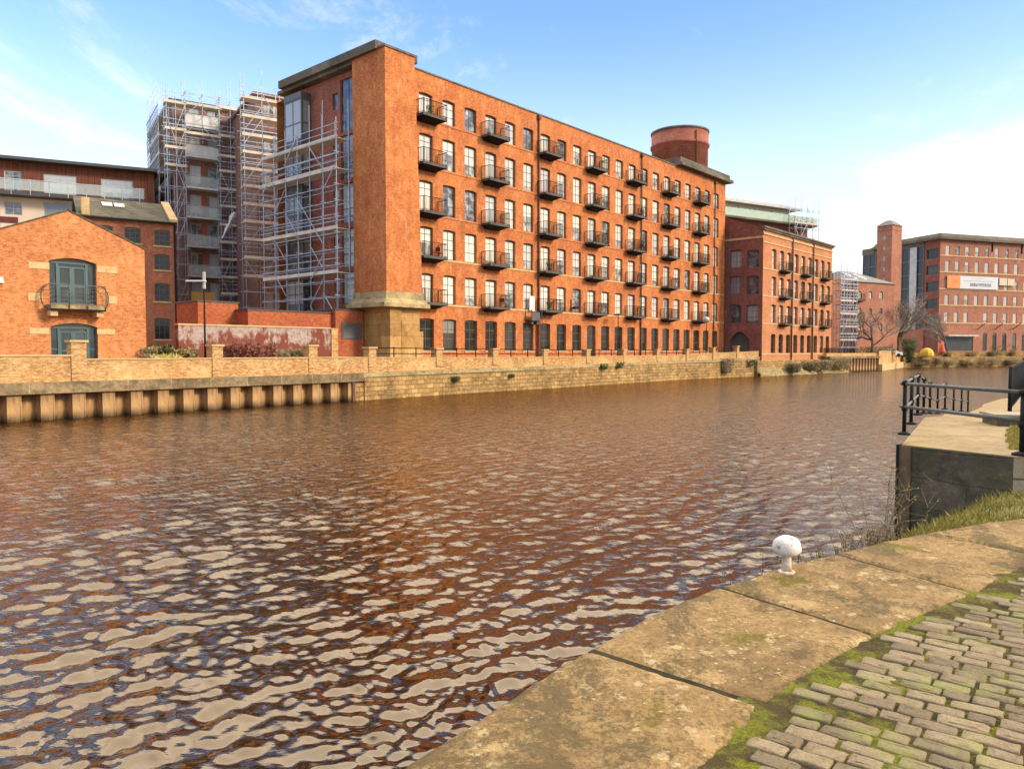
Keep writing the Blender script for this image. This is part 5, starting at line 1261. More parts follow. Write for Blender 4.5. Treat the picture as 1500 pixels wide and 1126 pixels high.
# ============================================================ NEAR QUAY
QZ = 1.2
def gq(px, py): return gp(px, py, QZ)
outer = [(-8.5, -30), (-5.0, -8), (-2.9, -1.2), (-1.75, 1.75)]+[gq(575, 1126), gq(862, 946), gq(1051, 856), gq(1222, 808), gq(1352, 779), gq(1500, 757), (8.0, 9.05), (11, 9.3)]
inner = [(-7.3, -30), (-3.8, -8.3), (-1.7, -1.8), (-0.62, 1.1), (0.42, 2.72), gq(1123, 1030), gq(1283, 927), gq(1428, 866), gq(1545, 815), (6.6, 7.35), (8.2, 7.9), (11, 8.1)]
def smooth(pts, i, t):
    p0 = pts[max(i-1, 0)]; p1 = pts[i]; p2 = pts[i+1]; p3 = pts[min(i+2, len(pts)-1)]
    return tuple(0.5*((2*p1[k])+(-p0[k]+p2[k])*t+(2*p0[k]-5*p1[k]+4*p2[k]-p3[k])*t*t+(-p0[k]+3*p1[k]-3*p2[k]+p3[k])*t**3) for k in range(2))
qe = link('quay_edge', None); tag(qe, None, None, None, 'structure')
rng = np.random.RandomState(3)
def vnoise(x, y, s, seed=0):
    x = np.asarray(x)*s; y = np.asarray(y)*s
    xi = np.floor(x).astype(int); yi = np.floor(y).astype(int); fx = x-xi; fy = y-yi
    def hsh(a, b): 
        h = (a*374761393+b*668265263+seed*1442695) & 0xffffffff; h = ((h ^ (h >> 13))*1274126177) & 0xffffffff; return ((h ^ (h >> 16)) & 0xffff)/65535.0
    fx = fx*fx*(3-2*fx); fy = fy*fy*(3-2*fy)
    return (hsh(xi, yi)*(1-fx)+hsh(xi+1, yi)*fx)*(1-fy)+(hsh(xi, yi+1)*(1-fx)+hsh(xi+1, yi+1)*fx)*fy
def fbm(x, y, s, o=4, seed=0):
    v = 0; a = 0.5
    for k in range(o): v = v+a*vnoise(x, y, s*2**k, seed+k); a *= 0.5
    return v
for i in range(2, len(outer)-1):
    nu, nv = (56, 44) if 3 <= i <= 9 else (16, 12)
    b = MB(); g = 0.021
    L = math.hypot(outer[i+1][0]-outer[i][0], outer[i+1][1]-outer[i][1])
    for a in range(nu+1):
        t = a/nu; te = (g/L)+(1-2*g/L)*t
        A = smooth(outer, i, te); B_ = smooth(inner, i, te)
        ed = min(t, 1-t)*L; 
        for c in range(nv+1):
            v = c/nv; wob = 0.010*(fbm(A[0]*1.0, A[1]*1.0, 7, 3, 91)-0.5)*2; v = v+(wob if c == 0 else (-1.6*wob if c == nv else 0)); x = A[0]*(1-v)+B_[0]*v; y = A[1]*(1-v)+B_[1]*v
            wdt = math.hypot(A[0]-B_[0], A[1]-B_[1]); eo = v*wdt; ei = (1-v)*wdt
            z = QZ+0.02*(fbm(x, y, 1.7, 4)-0.5)+0.016*(fbm(x, y, 9, 3, 7)-0.5)+0.005*(vnoise(x, y, 60, 4)-0.5)
            hol = fbm(x, y, 1.3, 3, 21); z -= max(0, hol-0.62)*0.14
            z -= 0.03*math.exp(-ed/0.014)+0.03*math.exp(-eo/0.03)+0.02*math.exp(-ei/0.03)
            if ed < 0.02: z -= 0.006*vnoise(x, y, 25, 9)
            b.vert(x, y, float(z))
    for a in range(nu):
        for c in range(nv):
            k = a*(nv+1)+c; b.face(k, k+1, k+nv+2, k+nv+1, sm=True)
    # skirts
    def skirt(idx, zb):
        n = len(b.v)
        for k in idx: x, y, z = b.v[k]; b.vert(x, y, zb)
        for q in range(len(idx)-1): b.face(idx[q], idx[q+1], n+q+1, n+q)
    skirt([a*(nv+1) for a in range(nu+1)], QZ-0.42); skirt([a*(nv+1)+nv for a in range(nu+1)], QZ-0.2)
    skirt([c for c in range(nv+1)], QZ-0.2); skirt([nu*(nv+1)+c for c in range(nv+1)], QZ-0.2)
    b.build('coping_stone', M['coping'], qe)
b = MB(); pts = []
for i in range(0, len(outer)-1):
    for k in range(6): pts.append(smooth(outer, i, k/6))
for (xa, ya), (xb, yb) in zip(pts, pts[1:]): b.quad((xa, ya, -1.2), (xb, yb, -1.2), (xb, yb, QZ-0.08), (xa, ya, QZ-0.08))
j_ = MB()
for i in range(3, len(outer)-2):
    A, B_ = outer[i], inner[i]; L = math.hypot(B_[0]-A[0], B_[1]-A[1]); ex, ey = (B_[0]-A[0])/L, (B_[1]-A[1])/L
    j_.hexa([(A[0]+ex*.02-ey*w, A[1]+ey*.02+ex*w, QZ-0.3) for w in (-.02, .02)]+[(B_[0]-ey*w, B_[1]+ex*w, QZ-0.3) for w in (.02, -.02)],
            [(A[0]+ex*.02-ey*w, A[1]+ey*.02+ex*w, QZ-0.022) for w in (-.03, .03)]+[(B_[0]-ey*w, B_[1]+ex*w, QZ-0.022) for w in (.03, -.03)])
j_.build('joint_filling', M['jointdark'], qe)
o = b.build('quay_wall', M['wallgrey']); tag(o, None, None, None, 'structure')
# moss bed and near ground
ip_ = []
for i in range(0, len(inner)-1):
    for k in range(5):
        p = smooth(inner, i, k/5); q = smooth(outer, i, k/5); ip_.append((p[0]*0.8+q[0]*0.2, p[1]*0.8+q[1]*0.2))
NG = ip_+[(60, 9), (60, -60), (-8, -60)]
b = MB(); b.prism(NG, -1, QZ-0.075); o = b.build('near_ground', M['moss']); tag(o, None, None, None, 'structure')
def inside(pt, poly):
    x, y = pt; r = False; n = len(poly); j = n-1
    for i in range(n):
        if (poly[i][1] > y) != (poly[j][1] > y) and x < (poly[j][0]-poly[i][0])*(y-poly[i][1])/(poly[j][1]-poly[i][1])+poly[i][0]: r = not r
        j = i
    return r
def dline(pt, line):
    m = 1e9
    for (ax, ay), (bx_, by_) in zip(line, line[1:]):
        dx, dy = bx_-ax, by_-ay; t = max(0, min(1, ((pt[0]-ax)*dx+(pt[1]-ay)*dy)/(dx*dx+dy*dy+1e-9))); m = min(m, math.hypot(pt[0]-ax-dx*t, pt[1]-ay-dy*t))
    return m
inl = []
for i in range(1, len(inner)-1):
    for k in range(8): inl.append(smooth(inner, i, k/8))
NG2 = inl+[(60, 8), (60, -30), (-8, -30)]
# fine moss mat: displaced grid
b = MB(); nx, ny = 330, 330; X0, X1, Y0, Y1 = 0.2, 8.4, 1.7, 8.6
xs_ = np.linspace(X0, X1, nx+1); ys_ = np.linspace(Y0, Y1, ny+1); XX, YY = np.meshgrid(xs_, ys_, indexing='ij')
ZZ = QZ-0.014+0.022*(fbm(XX, YY, 3.0, 4, 31)-0.5)+0.018*(fbm(XX, YY, 22, 3, 41)-0.5)
b.v = list(zip(XX.ravel().tolist(), YY.ravel().tolist(), ZZ.ravel().tolist()))
keep = {}
for i in range(nx):
    for j in range(ny):
        cx = X0+(i+.5)*(X1-X0)/nx; cy = Y0+(j+.5)*(Y1-Y0)/ny
        k2 = (i//6, j//6)
        if k2 not in keep: keep[k2] = (inside((cx, cy), NG2) or dline((cx, cy), inl) < 0.12) and (cx*0.85 > (cy-1.0)*0.0)
        if keep[k2]: k = i*(ny+1)+j; b.face(k, k+1, k+ny+2, k+ny+1, sm=True)
o = b.build('moss', M['moss']); tag(o, None, None, None, 'stuff'); o['label'] = 'green moss between the stone setts'
# setts
b = MB(); tone = []; rnd = random.Random(12)
ang = math.radians(-37); ux, uy = math.cos(ang), math.sin(ang); nx_, ny_ = -uy, ux
row = -45
cnt = 0
while row < 75:
    v = row*0.115+rnd.uniform(-0.004, 0.004); a = -3.0+rnd.uniform(0, 0.25)
    bend = 0.0
    while a < 9.0:
        L = rnd.uniform(0.16, 0.25) if rnd.random() > 0.12 else rnd.uniform(0.11, 0.15); wd = 0.106+rnd.uniform(-0.010, 0.007)
        ca = a+L/2; cv = v+0.05*math.sin(ca*0.7)+0.02*ca*ca*0.3
        cx, cy = 2.2+ux*ca+nx_*cv, 3.0+uy*ca+ny_*cv
        a += L+rnd.uniform(0.008, 0.024)
        if not (0.2 < cx < 9.5 and 1.2 < cy < 8.6): continue
        if not inside((cx, cy), NG2): continue
        d = dline((cx, cy), inl)
        if d < 0.10+0.10*vnoise(cx, cy, 1.1, 3): continue
        if rnd.random() < 0.03: continue
        th = ang+0.6*0.03*ca+rnd.gauss(0, 0.02); c_, s_ = math.cos(th), math.sin(th)
        hz = QZ-0.003+rnd.uniform(-0.005, 0.005); tx, ty = rnd.gauss(0, 0.012), rnd.gauss(0, 0.03)
        n0 = len(b.v); K = 18; f0 = len(b.f)
        shp = [(1.0, 0.0, -0.09), (1.0, 0.0, -0.012), (0.965, 0.0, -0.003), (0.90, 0, 0.0), (0.5, 0, 0.001)]
        jit = [rnd.uniform(0.965, 1.02) for _ in range(K)]
        for (sc, _, dz_) in shp:
            for k in range(K):
                t = 2*pi*(k+0.5)/K; e = 0.2
                px_ = math.copysign(abs(math.cos(t))**e, math.cos(t))*L/2*jit[k]; py_ = math.copysign(abs(math.sin(t))**e, math.sin(t))*wd/2*jit[k]
                ins = (1-sc)*0.05*4 if sc > 0.6 else 0
                lx = px_*(1-(1-sc)*0.35) if sc > 0.6 else px_*0.6; ly = py_*sc if sc > 0.6 else py_*0.5
                z = hz+dz_+tx*lx+ty*ly+(rnd.uniform(-0.004, 0.004) if dz_ > -0.05 else 0)
                b.vert(cx+lx*c_-ly*s_, cy+lx*s_+ly*c_, z)
        for r_ in range(4):
            for k in range(K): b.face(n0+r_*K+k, n0+r_*K+(k+1) % K, n0+(r_+1)*K+(k+1) % K, n0+(r_+1)*K+k, sm=True)
        b.face(*[n0+4*K+k for k in range(K)], sm=True)
        tn = rnd.random()**1.4; tone += [tn]*(len(b.f)-f0); cnt += 1
    row += 1
me = b.mesh('stone_setts', M['sett']); settone(me, tone); o = link('cobbled_pavement', me); tag(o, None, None, None, 'structure')
# blades
def blades(name, pts, h, w, mat, seed, lean=0.4, label=None, curve=True):
    rnd = random.Random(seed); b = MB(); tone = []
    for (x, y, z) in pts:
        a = rnd.uniform(0, 2*pi); hh = h*rnd.uniform(0.4, 1.2); l = rnd.uniform(0, lean)*hh; ww_ = w*rnd.uniform(0.6, 1.3)
        dx, dy = math.cos(a), math.sin(a); px_, py_ = -dy*ww_, dx*ww_
        m = (x+dx*l*0.35, y+dy*l*0.35, z+hh*0.6); t = (x+dx*l, y+dy*l, z+hh)
        b.poly([(x-px_, y-py_, z), (x+px_, y+py_, z), (m[0]+px_*.7, m[1]+py_*.7, m[2]), t, (m[0]-px_*.7, m[1]-py_*.7, m[2])]); tone.append(min(1, max(0, rnd.gauss(0.4, 0.3))))
    me = b.mesh(name, M[mat]); settone(me, tone); o = link(name, me); tag(o, label, None, None, 'stuff'); return o
rnd = random.Random(2); pts = []
for i in range(len(inl)-1):
    for _ in range(260 if inl[i][1] > 1.5 and inl[i][0] < 7 else 10):
        t = rnd.random(); x = inl[i][0]*(1-t)+inl[i+1][0]*t; y = inl[i][1]*(1-t)+inl[i+1][1]*t
        d = abs(rnd.gauss(0.04, 0.06)); dx, dy = inl[i+1][0]-inl[i][0], inl[i+1][1]-inl[i][1]; l = math.hypot(dx, dy)
        x += dy/l*d; y -= dx/l*d
        if vnoise(x, y, 4, 5) < 0.25: continue
        pts.append((x, y, QZ-0.05+0.02*rnd.random()))
blades('moss_tufts', pts, 0.018, 0.004, 'mossblade', 4, 1.2, 'low moss and weeds along the inner edge of the coping')
pts = []
for _ in range(9000):
    x, y = rnd.uniform(0.4, 8), rnd.uniform(1.8, 8)
    if vnoise(x, y, 2.0, 15) > 0.55 and inside((x, y), NG2): pts.append((x, y, QZ-0.045))
blades('sett_moss', pts, 0.014, 0.004, 'mossblade', 5, 1.5, 'moss tufts in the joints of the setts')
# grass bank between quay and platform
oedge = [smooth(outer, i, k/8) for i in range(6, 11) for k in range(8)]
def wallfoot(t): return (6.75+(7.7-6.75)*min(1, t*2.2) if t < .4545 else 7.7+(t-.4545)*7, 12.85-(12.85-11.4)*min(1, t*2.2) if t < .4545 else 11.4-(t-.4545)*1.2)
b = MB(); nu, nv = 60, 24; bank = []
for i in range(nu+1):
    t = i/nu; s = 4.0+4.2*t; 
    idx = t*(len(oedge)-1); k = min(int(idx), len(oedge)-2); f = idx-k
    A = (oedge[k][0]*(1-f)+oedge[k+1][0]*f, oedge[k][1]*(1-f)+oedge[k+1][1]*f); Bq = wallfoot(t)
    for j in range(nv+1):
        v = j/nv; x = A[0]*(1-v)+Bq[0]*v; y = A[1]*(1-v)+Bq[1]*v
        left = max(0, 0.42-t)*3.2*min(1, 0.15+v*1.2)
        z = QZ-0.10-0.22*v-left*0.75+0.14*(vnoise(x, y, 1.6, 3)-0.5)*min(1, v*4)
        if t < 0.05: z = min(z, 0.35*(1-v)-0.3)
        b.vert(x, y, z); bank.append((x, y, z, t, v))
for i in range(nu):
    for j in range(nv): k = i*(nv+1)+j; b.face(k, k+1, k+nv+2, k+nv+1, sm=True)
o = b.build('grass_bank', M['soil']); tag(o, None, None, None, 'structure')
pts = []; rnd = random.Random(6)
for _ in range(9500):
    i = rnd.randrange(nu); j = rnd.randrange(nv); x, y, z, t, v = bank[i*(nv+1)+j]
    if z < 0.1: continue
    if t < 0.3 and rnd.random() < 0.5: continue
    pts.append((x+rnd.uniform(-.08, .08), y+rnd.uniform(-.12, .12), z-0.02))
blades('grass', pts, 0.11, 0.007, 'grassblade', 7, 0.9, 'tufted yellow green grass below the dark wall')
# weeds beyond the coping edge
b = MB(); tone = []; rnd = random.Random(8)
def weed(x, y, z, h):
    top = Vector((x+rnd.gauss(0, h*.22), y+rnd.gauss(0, h*.22), z+h)); base = Vector((x, y, z)); b.tube(base, top, 0.0045, 3, 0.002, cap=False)
    for k in range(rnd.randrange(3, 9)):
        t = rnd.uniform(.35, 1); p = base.lerp(top, t); q = p+Vector((rnd.gauss(0, .05), rnd.gauss(0, .05), rnd.uniform(0, .09)))*(h*2.2); b.tube(p, q, 0.003, 3, 0.0015, cap=False)
        for _ in range(3):
            c = q+Vector((rnd.gauss(0, .014), rnd.gauss(0, .014), rnd.gauss(0, .014))); e = Vector((rnd.gauss(0, .008), rnd.gauss(0, .008), rnd.gauss(0, .008))); f_ = Vector((rnd.gauss(0, .008), rnd.gauss(0, .008), rnd.gauss(0, .008))); b.poly([tuple(c-e), tuple(c+f_), tuple(c+e)])
ol = [smooth(outer, i, k/10) for i in range(6, 8) for k in range(10)]
for _ in range(240):
    i = rnd.randrange(len(ol)-1); t = rnd.random(); x = ol[i][0]*(1-t)+ol[i+1][0]*t; y = ol[i][1]*(1-t)+ol[i+1][1]*t
    dens_ = 0.05+0.75*(i/len(ol))**1.5
    if rnd.random() > dens_: continue
    weed(x-0.04-rnd.random()*0.10, y+0.05+rnd.random()*0.12, QZ-0.18, rnd.uniform(0.14, 0.3))
for _ in range(14): weed(4.35+rnd.uniform(-.3, .3), 8.55+rnd.uniform(-.2, .3), 0.75, rnd.uniform(0.7, 1.05))
me = b.mesh('weeds', M['weed']); settone(me, [rnd.random() for _ in b.f]); o = link('dry_weeds', me); tag(o, 'thin dry brown weeds standing along the outer coping edge', None, None, 'stuff')

# bollard
p = gq(1152, 836.5)
bo = thing('mooring_bollard', 'small white painted mushroom shaped mooring bollard on the stone coping', 'bollard', loc=(p[0], p[1], QZ-0.01))
b = MB(); b.lathe([(0.072, 0.0), (0.072, 0.012), (0.055, 0.02)], n=24); b.build('base_plate', M['paintstem'], bo)
b = MB(); b.lathe([(0.044, 0.02), (0.040, 0.10), (0.038, 0.165)], n=20); b.build('stem', M['paintstem'], bo)
prof = [(0.036, 0.163), (0.085, 0.165), (0.108, 0.176), (0.121, 0.20), (0.120, 0.235), (0.110, 0.268), (0.090, 0.293), (0.06, 0.308), (0.03, 0.314), (0.004, 0.315)]
b = MB(); b.lathe(prof, n=28)
b.v = [(x*(1+0.03*math.sin(z*60+x*30)), y, z+0.006*math.sin(x*45+y*30)) for x, y, z in b.v]
hd = b.build('head', M['paintwhite'], bo)

# platform
PZ = 1.5
def pz(px, py): return gp(px, py, PZ)
A_ = pz(1321, 651); B_ = pz(1485, 668.5); C_ = pz(1355, 611)
PL = [A_, B_, (14, 10.3), (40, 10.3), (40, 26), (14, 20.5), C_]
PLW = [(A_[0]-0.45, A_[1]+0.0), A_, B_, (14, 10.3), (40, 10.3), (40, 26), (14, 20.5), (C_[0]-0.2, C_[1]+0.8), (C_[0]-0.75, C_[1]+0.4), (7.1, 14.9)]
PLW = [A_, B_, (14, 10.3), (40, 10.3), (40, 26), (14, 20.5), (C_[0]-0.2, C_[1]+0.8), (C_[0]-0.75, C_[1]+0.4), (7.15, 14.6)]
b = MB(); b.prism(PL, -1.2, PZ-0.02); b.m = [1 if i == 2 else 0 for i in range(len(b.f))]
o = b.build('platform', [M['wallgrey'], M['wallblack']]); tag(o, None, None, None, 'structure')
b = MB(); b.prism([(x, y) for x, y in PL], PZ-0.018, PZ); o = b.build('platform_paving', M['platform']); tag(o, None, None, None, 'structure')
o = thing('corner_pile', 'narrow rusty brown steel corner strip at the left end of the dark wall', 'post', loc=(A_[0], A_[1], 0))
b = MB(); d_ = (B_[0]-A_[0], B_[1]-A_[1]); l = math.hypot(*d_); d_ = (d_[0]/l, d_[1]/l); rt = math.atan2(d_[1], d_[0])
b.box(-0.03, 0.17, -0.03, -0.002, -1, PZ-0.02); b.build('strip', M['ruststrip'], o, (0, 0, 0), rt)
b = MB(); b.box(-0.07, -0.031, -0.05, 0.25, -1, PZ); b.build('edge', M['black'], o, (0, 0, 0), rt)
T2 = [(9.9, 18.0), gp(1384, 604.6, 0.7), gp(1421, 603.6, 0.7), gp(1438, 596, 0.7), gp(1440, 592, 0.7), gp(1467, 584, 0.7), (40, 50), (60, 50), (60, 16)]
b = MB(); b.prism(T2, -1.2, 0.7); o = b.build('lower_quay', M['platform']); tag(o, None, None, None, 'structure')
b = MB(); b.prism([(6.0, 9.0), (60, 9.0), (60, 12), (8.2, 11.2)], -1, 0.82); o = b.build('lower_ground', M['soil']); tag(o, None, None, None, 'structure')
# green patch on platform
pts = []; rnd = random.Random(3)
for _ in range(5200):
    y = rnd.uniform(12.1, 17.6); u = (y-12.1)/5.5; e = 1484-9*math.sin(u*pi)+14*u*u+3*math.sin(y*7)
    x = (e-750)/FOC*y+abs(rnd.gauss(0, 0.5)); pts.append((x, y, PZ))
blades('platform_grass', pts, 0.05, 0.010, 'grassblade', 9, 0.9, 'small green grass patch on the raised stone platform')
# near railing
posts = [(7.5, 14.35, PZ)]
nr = thing('quay_railing', 'near black tubular railing with a descending hand rail on the raised stone platform', 'railing', loc=(7.5, 14.35, PZ))
raw = [(1326, 560.6, 14.4), (1336, 554.7, 16.4), (1345.5, 549.6, 18.8), (1354, 554.7, 21.4), (1363, 560, 23.9), (1374, 566.5, 27.6), (1385, 561.6, 28.8), (1397.5, 566.5, 30.7), (1409, 569, 32.3), (1418.5, 572, 34.0)]
tops = []
for px, pyt, Y in raw:
    r = ray(px, pyt); t = Y/r[1]; tops.append((r[0]*t, Y, CAMZ+r[2]*t))
O_ = (7.5, 14.35, PZ)
rel = lambda p: (p[0]-O_[0], p[1]-O_[1], p[2]-O_[2])
def post(p, h=1.0, r=0.036, parent=nr, fl=True):
    g = MB(); q = rel(p); g.tube((q[0], q[1], q[2]-h), q, r, 10)
    g.lathe([(r*1.5, q[2]-0.04), (r*1.7, q[2]), (r*1.1, q[2]+0.045)], q[0], q[1], 10); g.lathe([(r*1.4, q[2]-0.54), (r*1.5, q[2]-0.5), (r*1.4, q[2]-0.46)], q[0], q[1], 10)
    o = g.build('post', M['black'], parent)
    g = MB(); g.lathe([(r*3.2, q[2]-h), (r*3.2, q[2]-h+0.03), (r*1.4, q[2]-h+0.06)], q[0], q[1], 12); g.build('flange', M['black'], o)
for p in tops: post(p)
for (a, c) in zip(tops, tops[1:]):
    for d in (0.0, 0.5):
        g = MB(); g.tube(rel((a[0], a[1], a[2]-d)), rel((c[0], c[1], c[2]-d)), 0.026, 8); g.build('hand_rail' if d == 0 else 'mid_rail', M['railgrey'], nr)
pr = pz(1497.5, 667); ptop = (pr[0], pr[1], PZ+0.97); post(ptop, 0.97, 0.045)
p2 = (pr[0]+3.2, pr[1]-1.4, PZ+0.97); post(p2, 0.97, 0.045)
for d in (0.0, 0.44):
    a = (tops[0][0], tops[0][1], PZ+0.97-d); c = (ptop[0], ptop[1], ptop[2]-d); ex = Vector(a)-Vector(c); ex.normalize()
    a2 = tuple(Vector(a)+ex*0.12)
    g = MB(); g.tube(rel(a2), rel(c), 0.032, 10); g.build('hand_rail' if d == 0 else 'mid_rail', M['railgrey'], nr)
    g = MB(); g.tube(rel(c), rel((p2[0], p2[1], p2[2]-d)), 0.032, 10); g.build('hand_rail' if d == 0 else 'mid_rail', M['railgrey'], nr)
# dense black railing seen edge on
a = gp(1479, 606, PZ); c = (17.3, 25.2)
sr_ = thing('stair_railing', 'dense black barred stair railing seen almost edge on at the right edge', 'railing', loc=(a[0], a[1], PZ))
LQ = math.hypot(c[0]-a[0], c[1]-a[1]); dxn, dyn = (c[0]-a[0])/LQ, (c[1]-a[1])/LQ
n = 60; b = MB()
for k in range(1, n):
    t = k/n*1.5; s = LQ*t; z = 0.22*t; b.tube((dxn*s, dyn*s, z+0.12), (dxn*s, dyn*s, z+1.1), 0.012, 5)
b.build('bars', M['black'], sr_)
b = MB(); b.tube((0, 0, 1.12), (dxn*LQ*1.5, dyn*LQ*1.5, 1.12+0.33), 0.04, 8); b.tube((0, 0, 0.14), (dxn*LQ*1.5, dyn*LQ*1.5, 0.14+0.33), 0.025, 6); b.build('hand_rail', M['black'], sr_)
for t in (0, 0.75, 1.5): b = MB(); b.tube((dxn*LQ*t, dyn*LQ*t, 0), (dxn*LQ*t, dyn*LQ*t, 1.2+0.22*t), 0.05, 8); b.build('post', M['black'], sr_)
b = MB(); b.tube((dxn*LQ*0.15-0.04, dyn*LQ*0.15, 0.55), (dxn*LQ*1.2-0.04, dyn*LQ*1.2, 1.15), 0.02, 6); b.build('inner_rail', M['tube'], sr_)
s0_ = pz(1461, 624); o = thing('stone_step', 'low dark mossy stone block on the platform beside the stair railing', 'step', loc=(s0_[0], s0_[1], PZ), rotz=-0.25)
b = MB(); b.box(0, 5, 0, 0.9, 0.0, 0.2); b.build('block', M['wallblack'], o); b = MB(); b.box(-0.05, 5, -0.05, 0.95, 0.201, 0.25); b.build('tread', M['wallgrey'], o)

# ============================================================ WATER
rng = np.random.RandomState(11)
NA, NR = 900, 820
th = np.linspace(math.radians(-62), math.radians(62), NA)
rr = 1.6*(75/1.6)**(np.linspace(0, 1, NR))
dr = np.gradient(rr)
R_, TH = np.meshgrid(rr, th, indexing='ij')
Xw = R_*np.sin(TH); Yw = R_*np.cos(TH)
cell = np.maximum(dr[:, None], R_*(th[1]-th[0]))
Zw = np.zeros_like(Xw)
gust = 0.55+0.9*fbm(Xw+50, Yw+50, 0.22, 3, 61)
wx = Xw+0.35*(fbm(Xw, Yw, 0.9, 3, 62)-0.5); wy = Yw+0.35*(fbm(Xw+9, Yw+5, 0.9, 3, 63)-0.5)
base_dir = math.radians(116)
for k in range(72):
    lam = 0.11*(0.68/0.11)**rng.rand(); a = base_dir+rng.normal(0, 0.55 if lam > 0.45 else 0.85); kk = 2*pi/lam; ph = rng.rand()*2*pi
    amp = 0.0028*(lam/0.5)**0.85*(0.6+0.8*rng.rand())
    fade = np.clip(lam/(2.6*cell)-0.6, 0, 1)
    Zw += amp*fade*np.sin(kk*(wx*math.cos(a)+wy*math.sin(a))+ph)
Zw *= gust
Zw = Zw+6.0*np.clip(Zw, -0.02, 0.03)*np.abs(Zw)
# outer flat rings
verts = np.stack([Xw.ravel(), Yw.ravel(), Zw.ravel()], 1)
idx = np.arange(NR*NA).reshape(NR, NA)
faces = np.stack([idx[:-1, :-1].ravel(), idx[:-1, 1:].ravel(), idx[1:, 1:].ravel(), idx[1:, :-1].ravel()], 1)
ring = []; extra = []
base = len(verts)
far_r = [75.0001, 130, 260, 900]
ths = th
ext = [np.stack([r*np.sin(ths), r*np.cos(ths), np.zeros(NA)], 1) for r in far_r]
verts = np.concatenate([verts]+ext)
for k in range(len(far_r)-1):
    i0 = base+k*NA+np.arange(NA-1); faces = np.concatenate([faces, np.stack([i0, i0+1, i0+1+NA, i0+NA], 1)])
me = bpy.data.meshes.new('river'); nv, nf = len(verts), len(faces)
me.vertices.add(nv); me.vertices.foreach_set('co', verts.astype(np.float32).ravel())
me.loops.add(nf*4); me.loops.foreach_set('vertex_index', faces.astype(np.int32).ravel())
me.polygons.add(nf); me.polygons.foreach_set('loop_start', np.arange(nf, dtype=np.int32)*4); me.polygons.foreach_set('loop_total', np.full(nf, 4, dtype=np.int32))
me.polygons.foreach_set('use_smooth', np.ones(nf, dtype=bool)); me.update(); me.validate()
if me.polygons[0].normal.z < 0: me.flip_normals()
t = NT('river water'); ob = t.tc.outputs['Object']
n0 = t.noise(ob, 0.25, 3, 0.5)
t.base(t.mix(t.mapr(n0, 0.35, 0.65), (0.042, 0.015, 0.003), (0.028, 0.010, 0.002)), 0.02, 0.5)
gl = t.n('ShaderNodeBsdfGlossy'); gl.inputs['Roughness'].default_value = 0.03; gl.inputs['Color'].default_value = (1.0, 0.79, 0.56, 1)
df = t.n('ShaderNodeBsdfDiffuse'); t.l(t.mix(t.mapr(n0, 0.35, 0.65), (0.020, 0.007, 0.0012), (0.012, 0.0045, 0.001)), df.inputs['Color'])
frn = t.n('ShaderNodeFresnel'); frn.inputs['IOR'].default_value = 1.8
mxw = t.n('ShaderNodeMixShader'); t.l(frn.outputs[0], mxw.inputs[0]); t.l(df.outputs[0], mxw.inputs[1]); t.l(gl.outputs[0], mxw.inputs[2]); t.l(mxw.outputs[0], t.out.inputs[0])
rotm = t.n('ShaderNodeMapping'); t.l(ob, rotm.inputs[0]); rotm.inputs['Rotation'].default_value = (0, 0, math.radians(-26)); rotm.inputs['Scale'].default_value = (1.0, 2.1, 1)
w1_ = t.noise(rotm.outputs[0], 3.3, 3, 0.6, 0.5); w2_ = t.noise(rotm.outputs[0], 11.0, 2, 0.5, 0.3)
sepw = t.n('ShaderNodeVectorMath', operation='LENGTH'); t.l(ob, sepw.inputs[0])
fa = t.mapr(sepw.outputs['Value'], 8, 34, 0.0, 1.0)
h = t.math('ADD', t.math('MULTIPLY', t.math('MULTIPLY', w1_, fa), 0.09), t.math('MULTIPLY', t.math('MULTIPLY', w2_, t.mapr(sepw.outputs['Value'], 4, 22, 0.15, 1.0)), 0.010))
bp = t.bump(h, 1.0, 1.0)
for s_k in (gl.inputs['Normal'], df.inputs['Normal'], frn.inputs['Normal']): t.l(bp.outputs[0], s_k)
me.materials.append(t.m); o = link('river', me); tag(o, None, None, None, 'structure')
b = MB(); b.quad((-900, -60, -1.5), (900, -60, -1.5), (900, 900, -1.5), (-900, 900, -1.5)); 
o = b.build('river_bed', M['soil']); tag(o, None, None, None, 'structure')
b = MB(); n_ = 24
for k in range(n_):
    a0 = math.radians(62)+(2*pi-math.radians(124))*k/n_; a1 = math.radians(62)+(2*pi-math.radians(124))*(k+1)/n_
    b.quad((1.6*math.sin(a1), 1.6*math.cos(a1), 0), (200*math.sin(a1), 200*math.cos(a1), 0), (200*math.sin(a0), 200*math.cos(a0), 0), (1.6*math.sin(a0), 1.6*math.cos(a0), 0))
o = b.build('river_side', t.m); tag(o, None, None, None, 'structure')

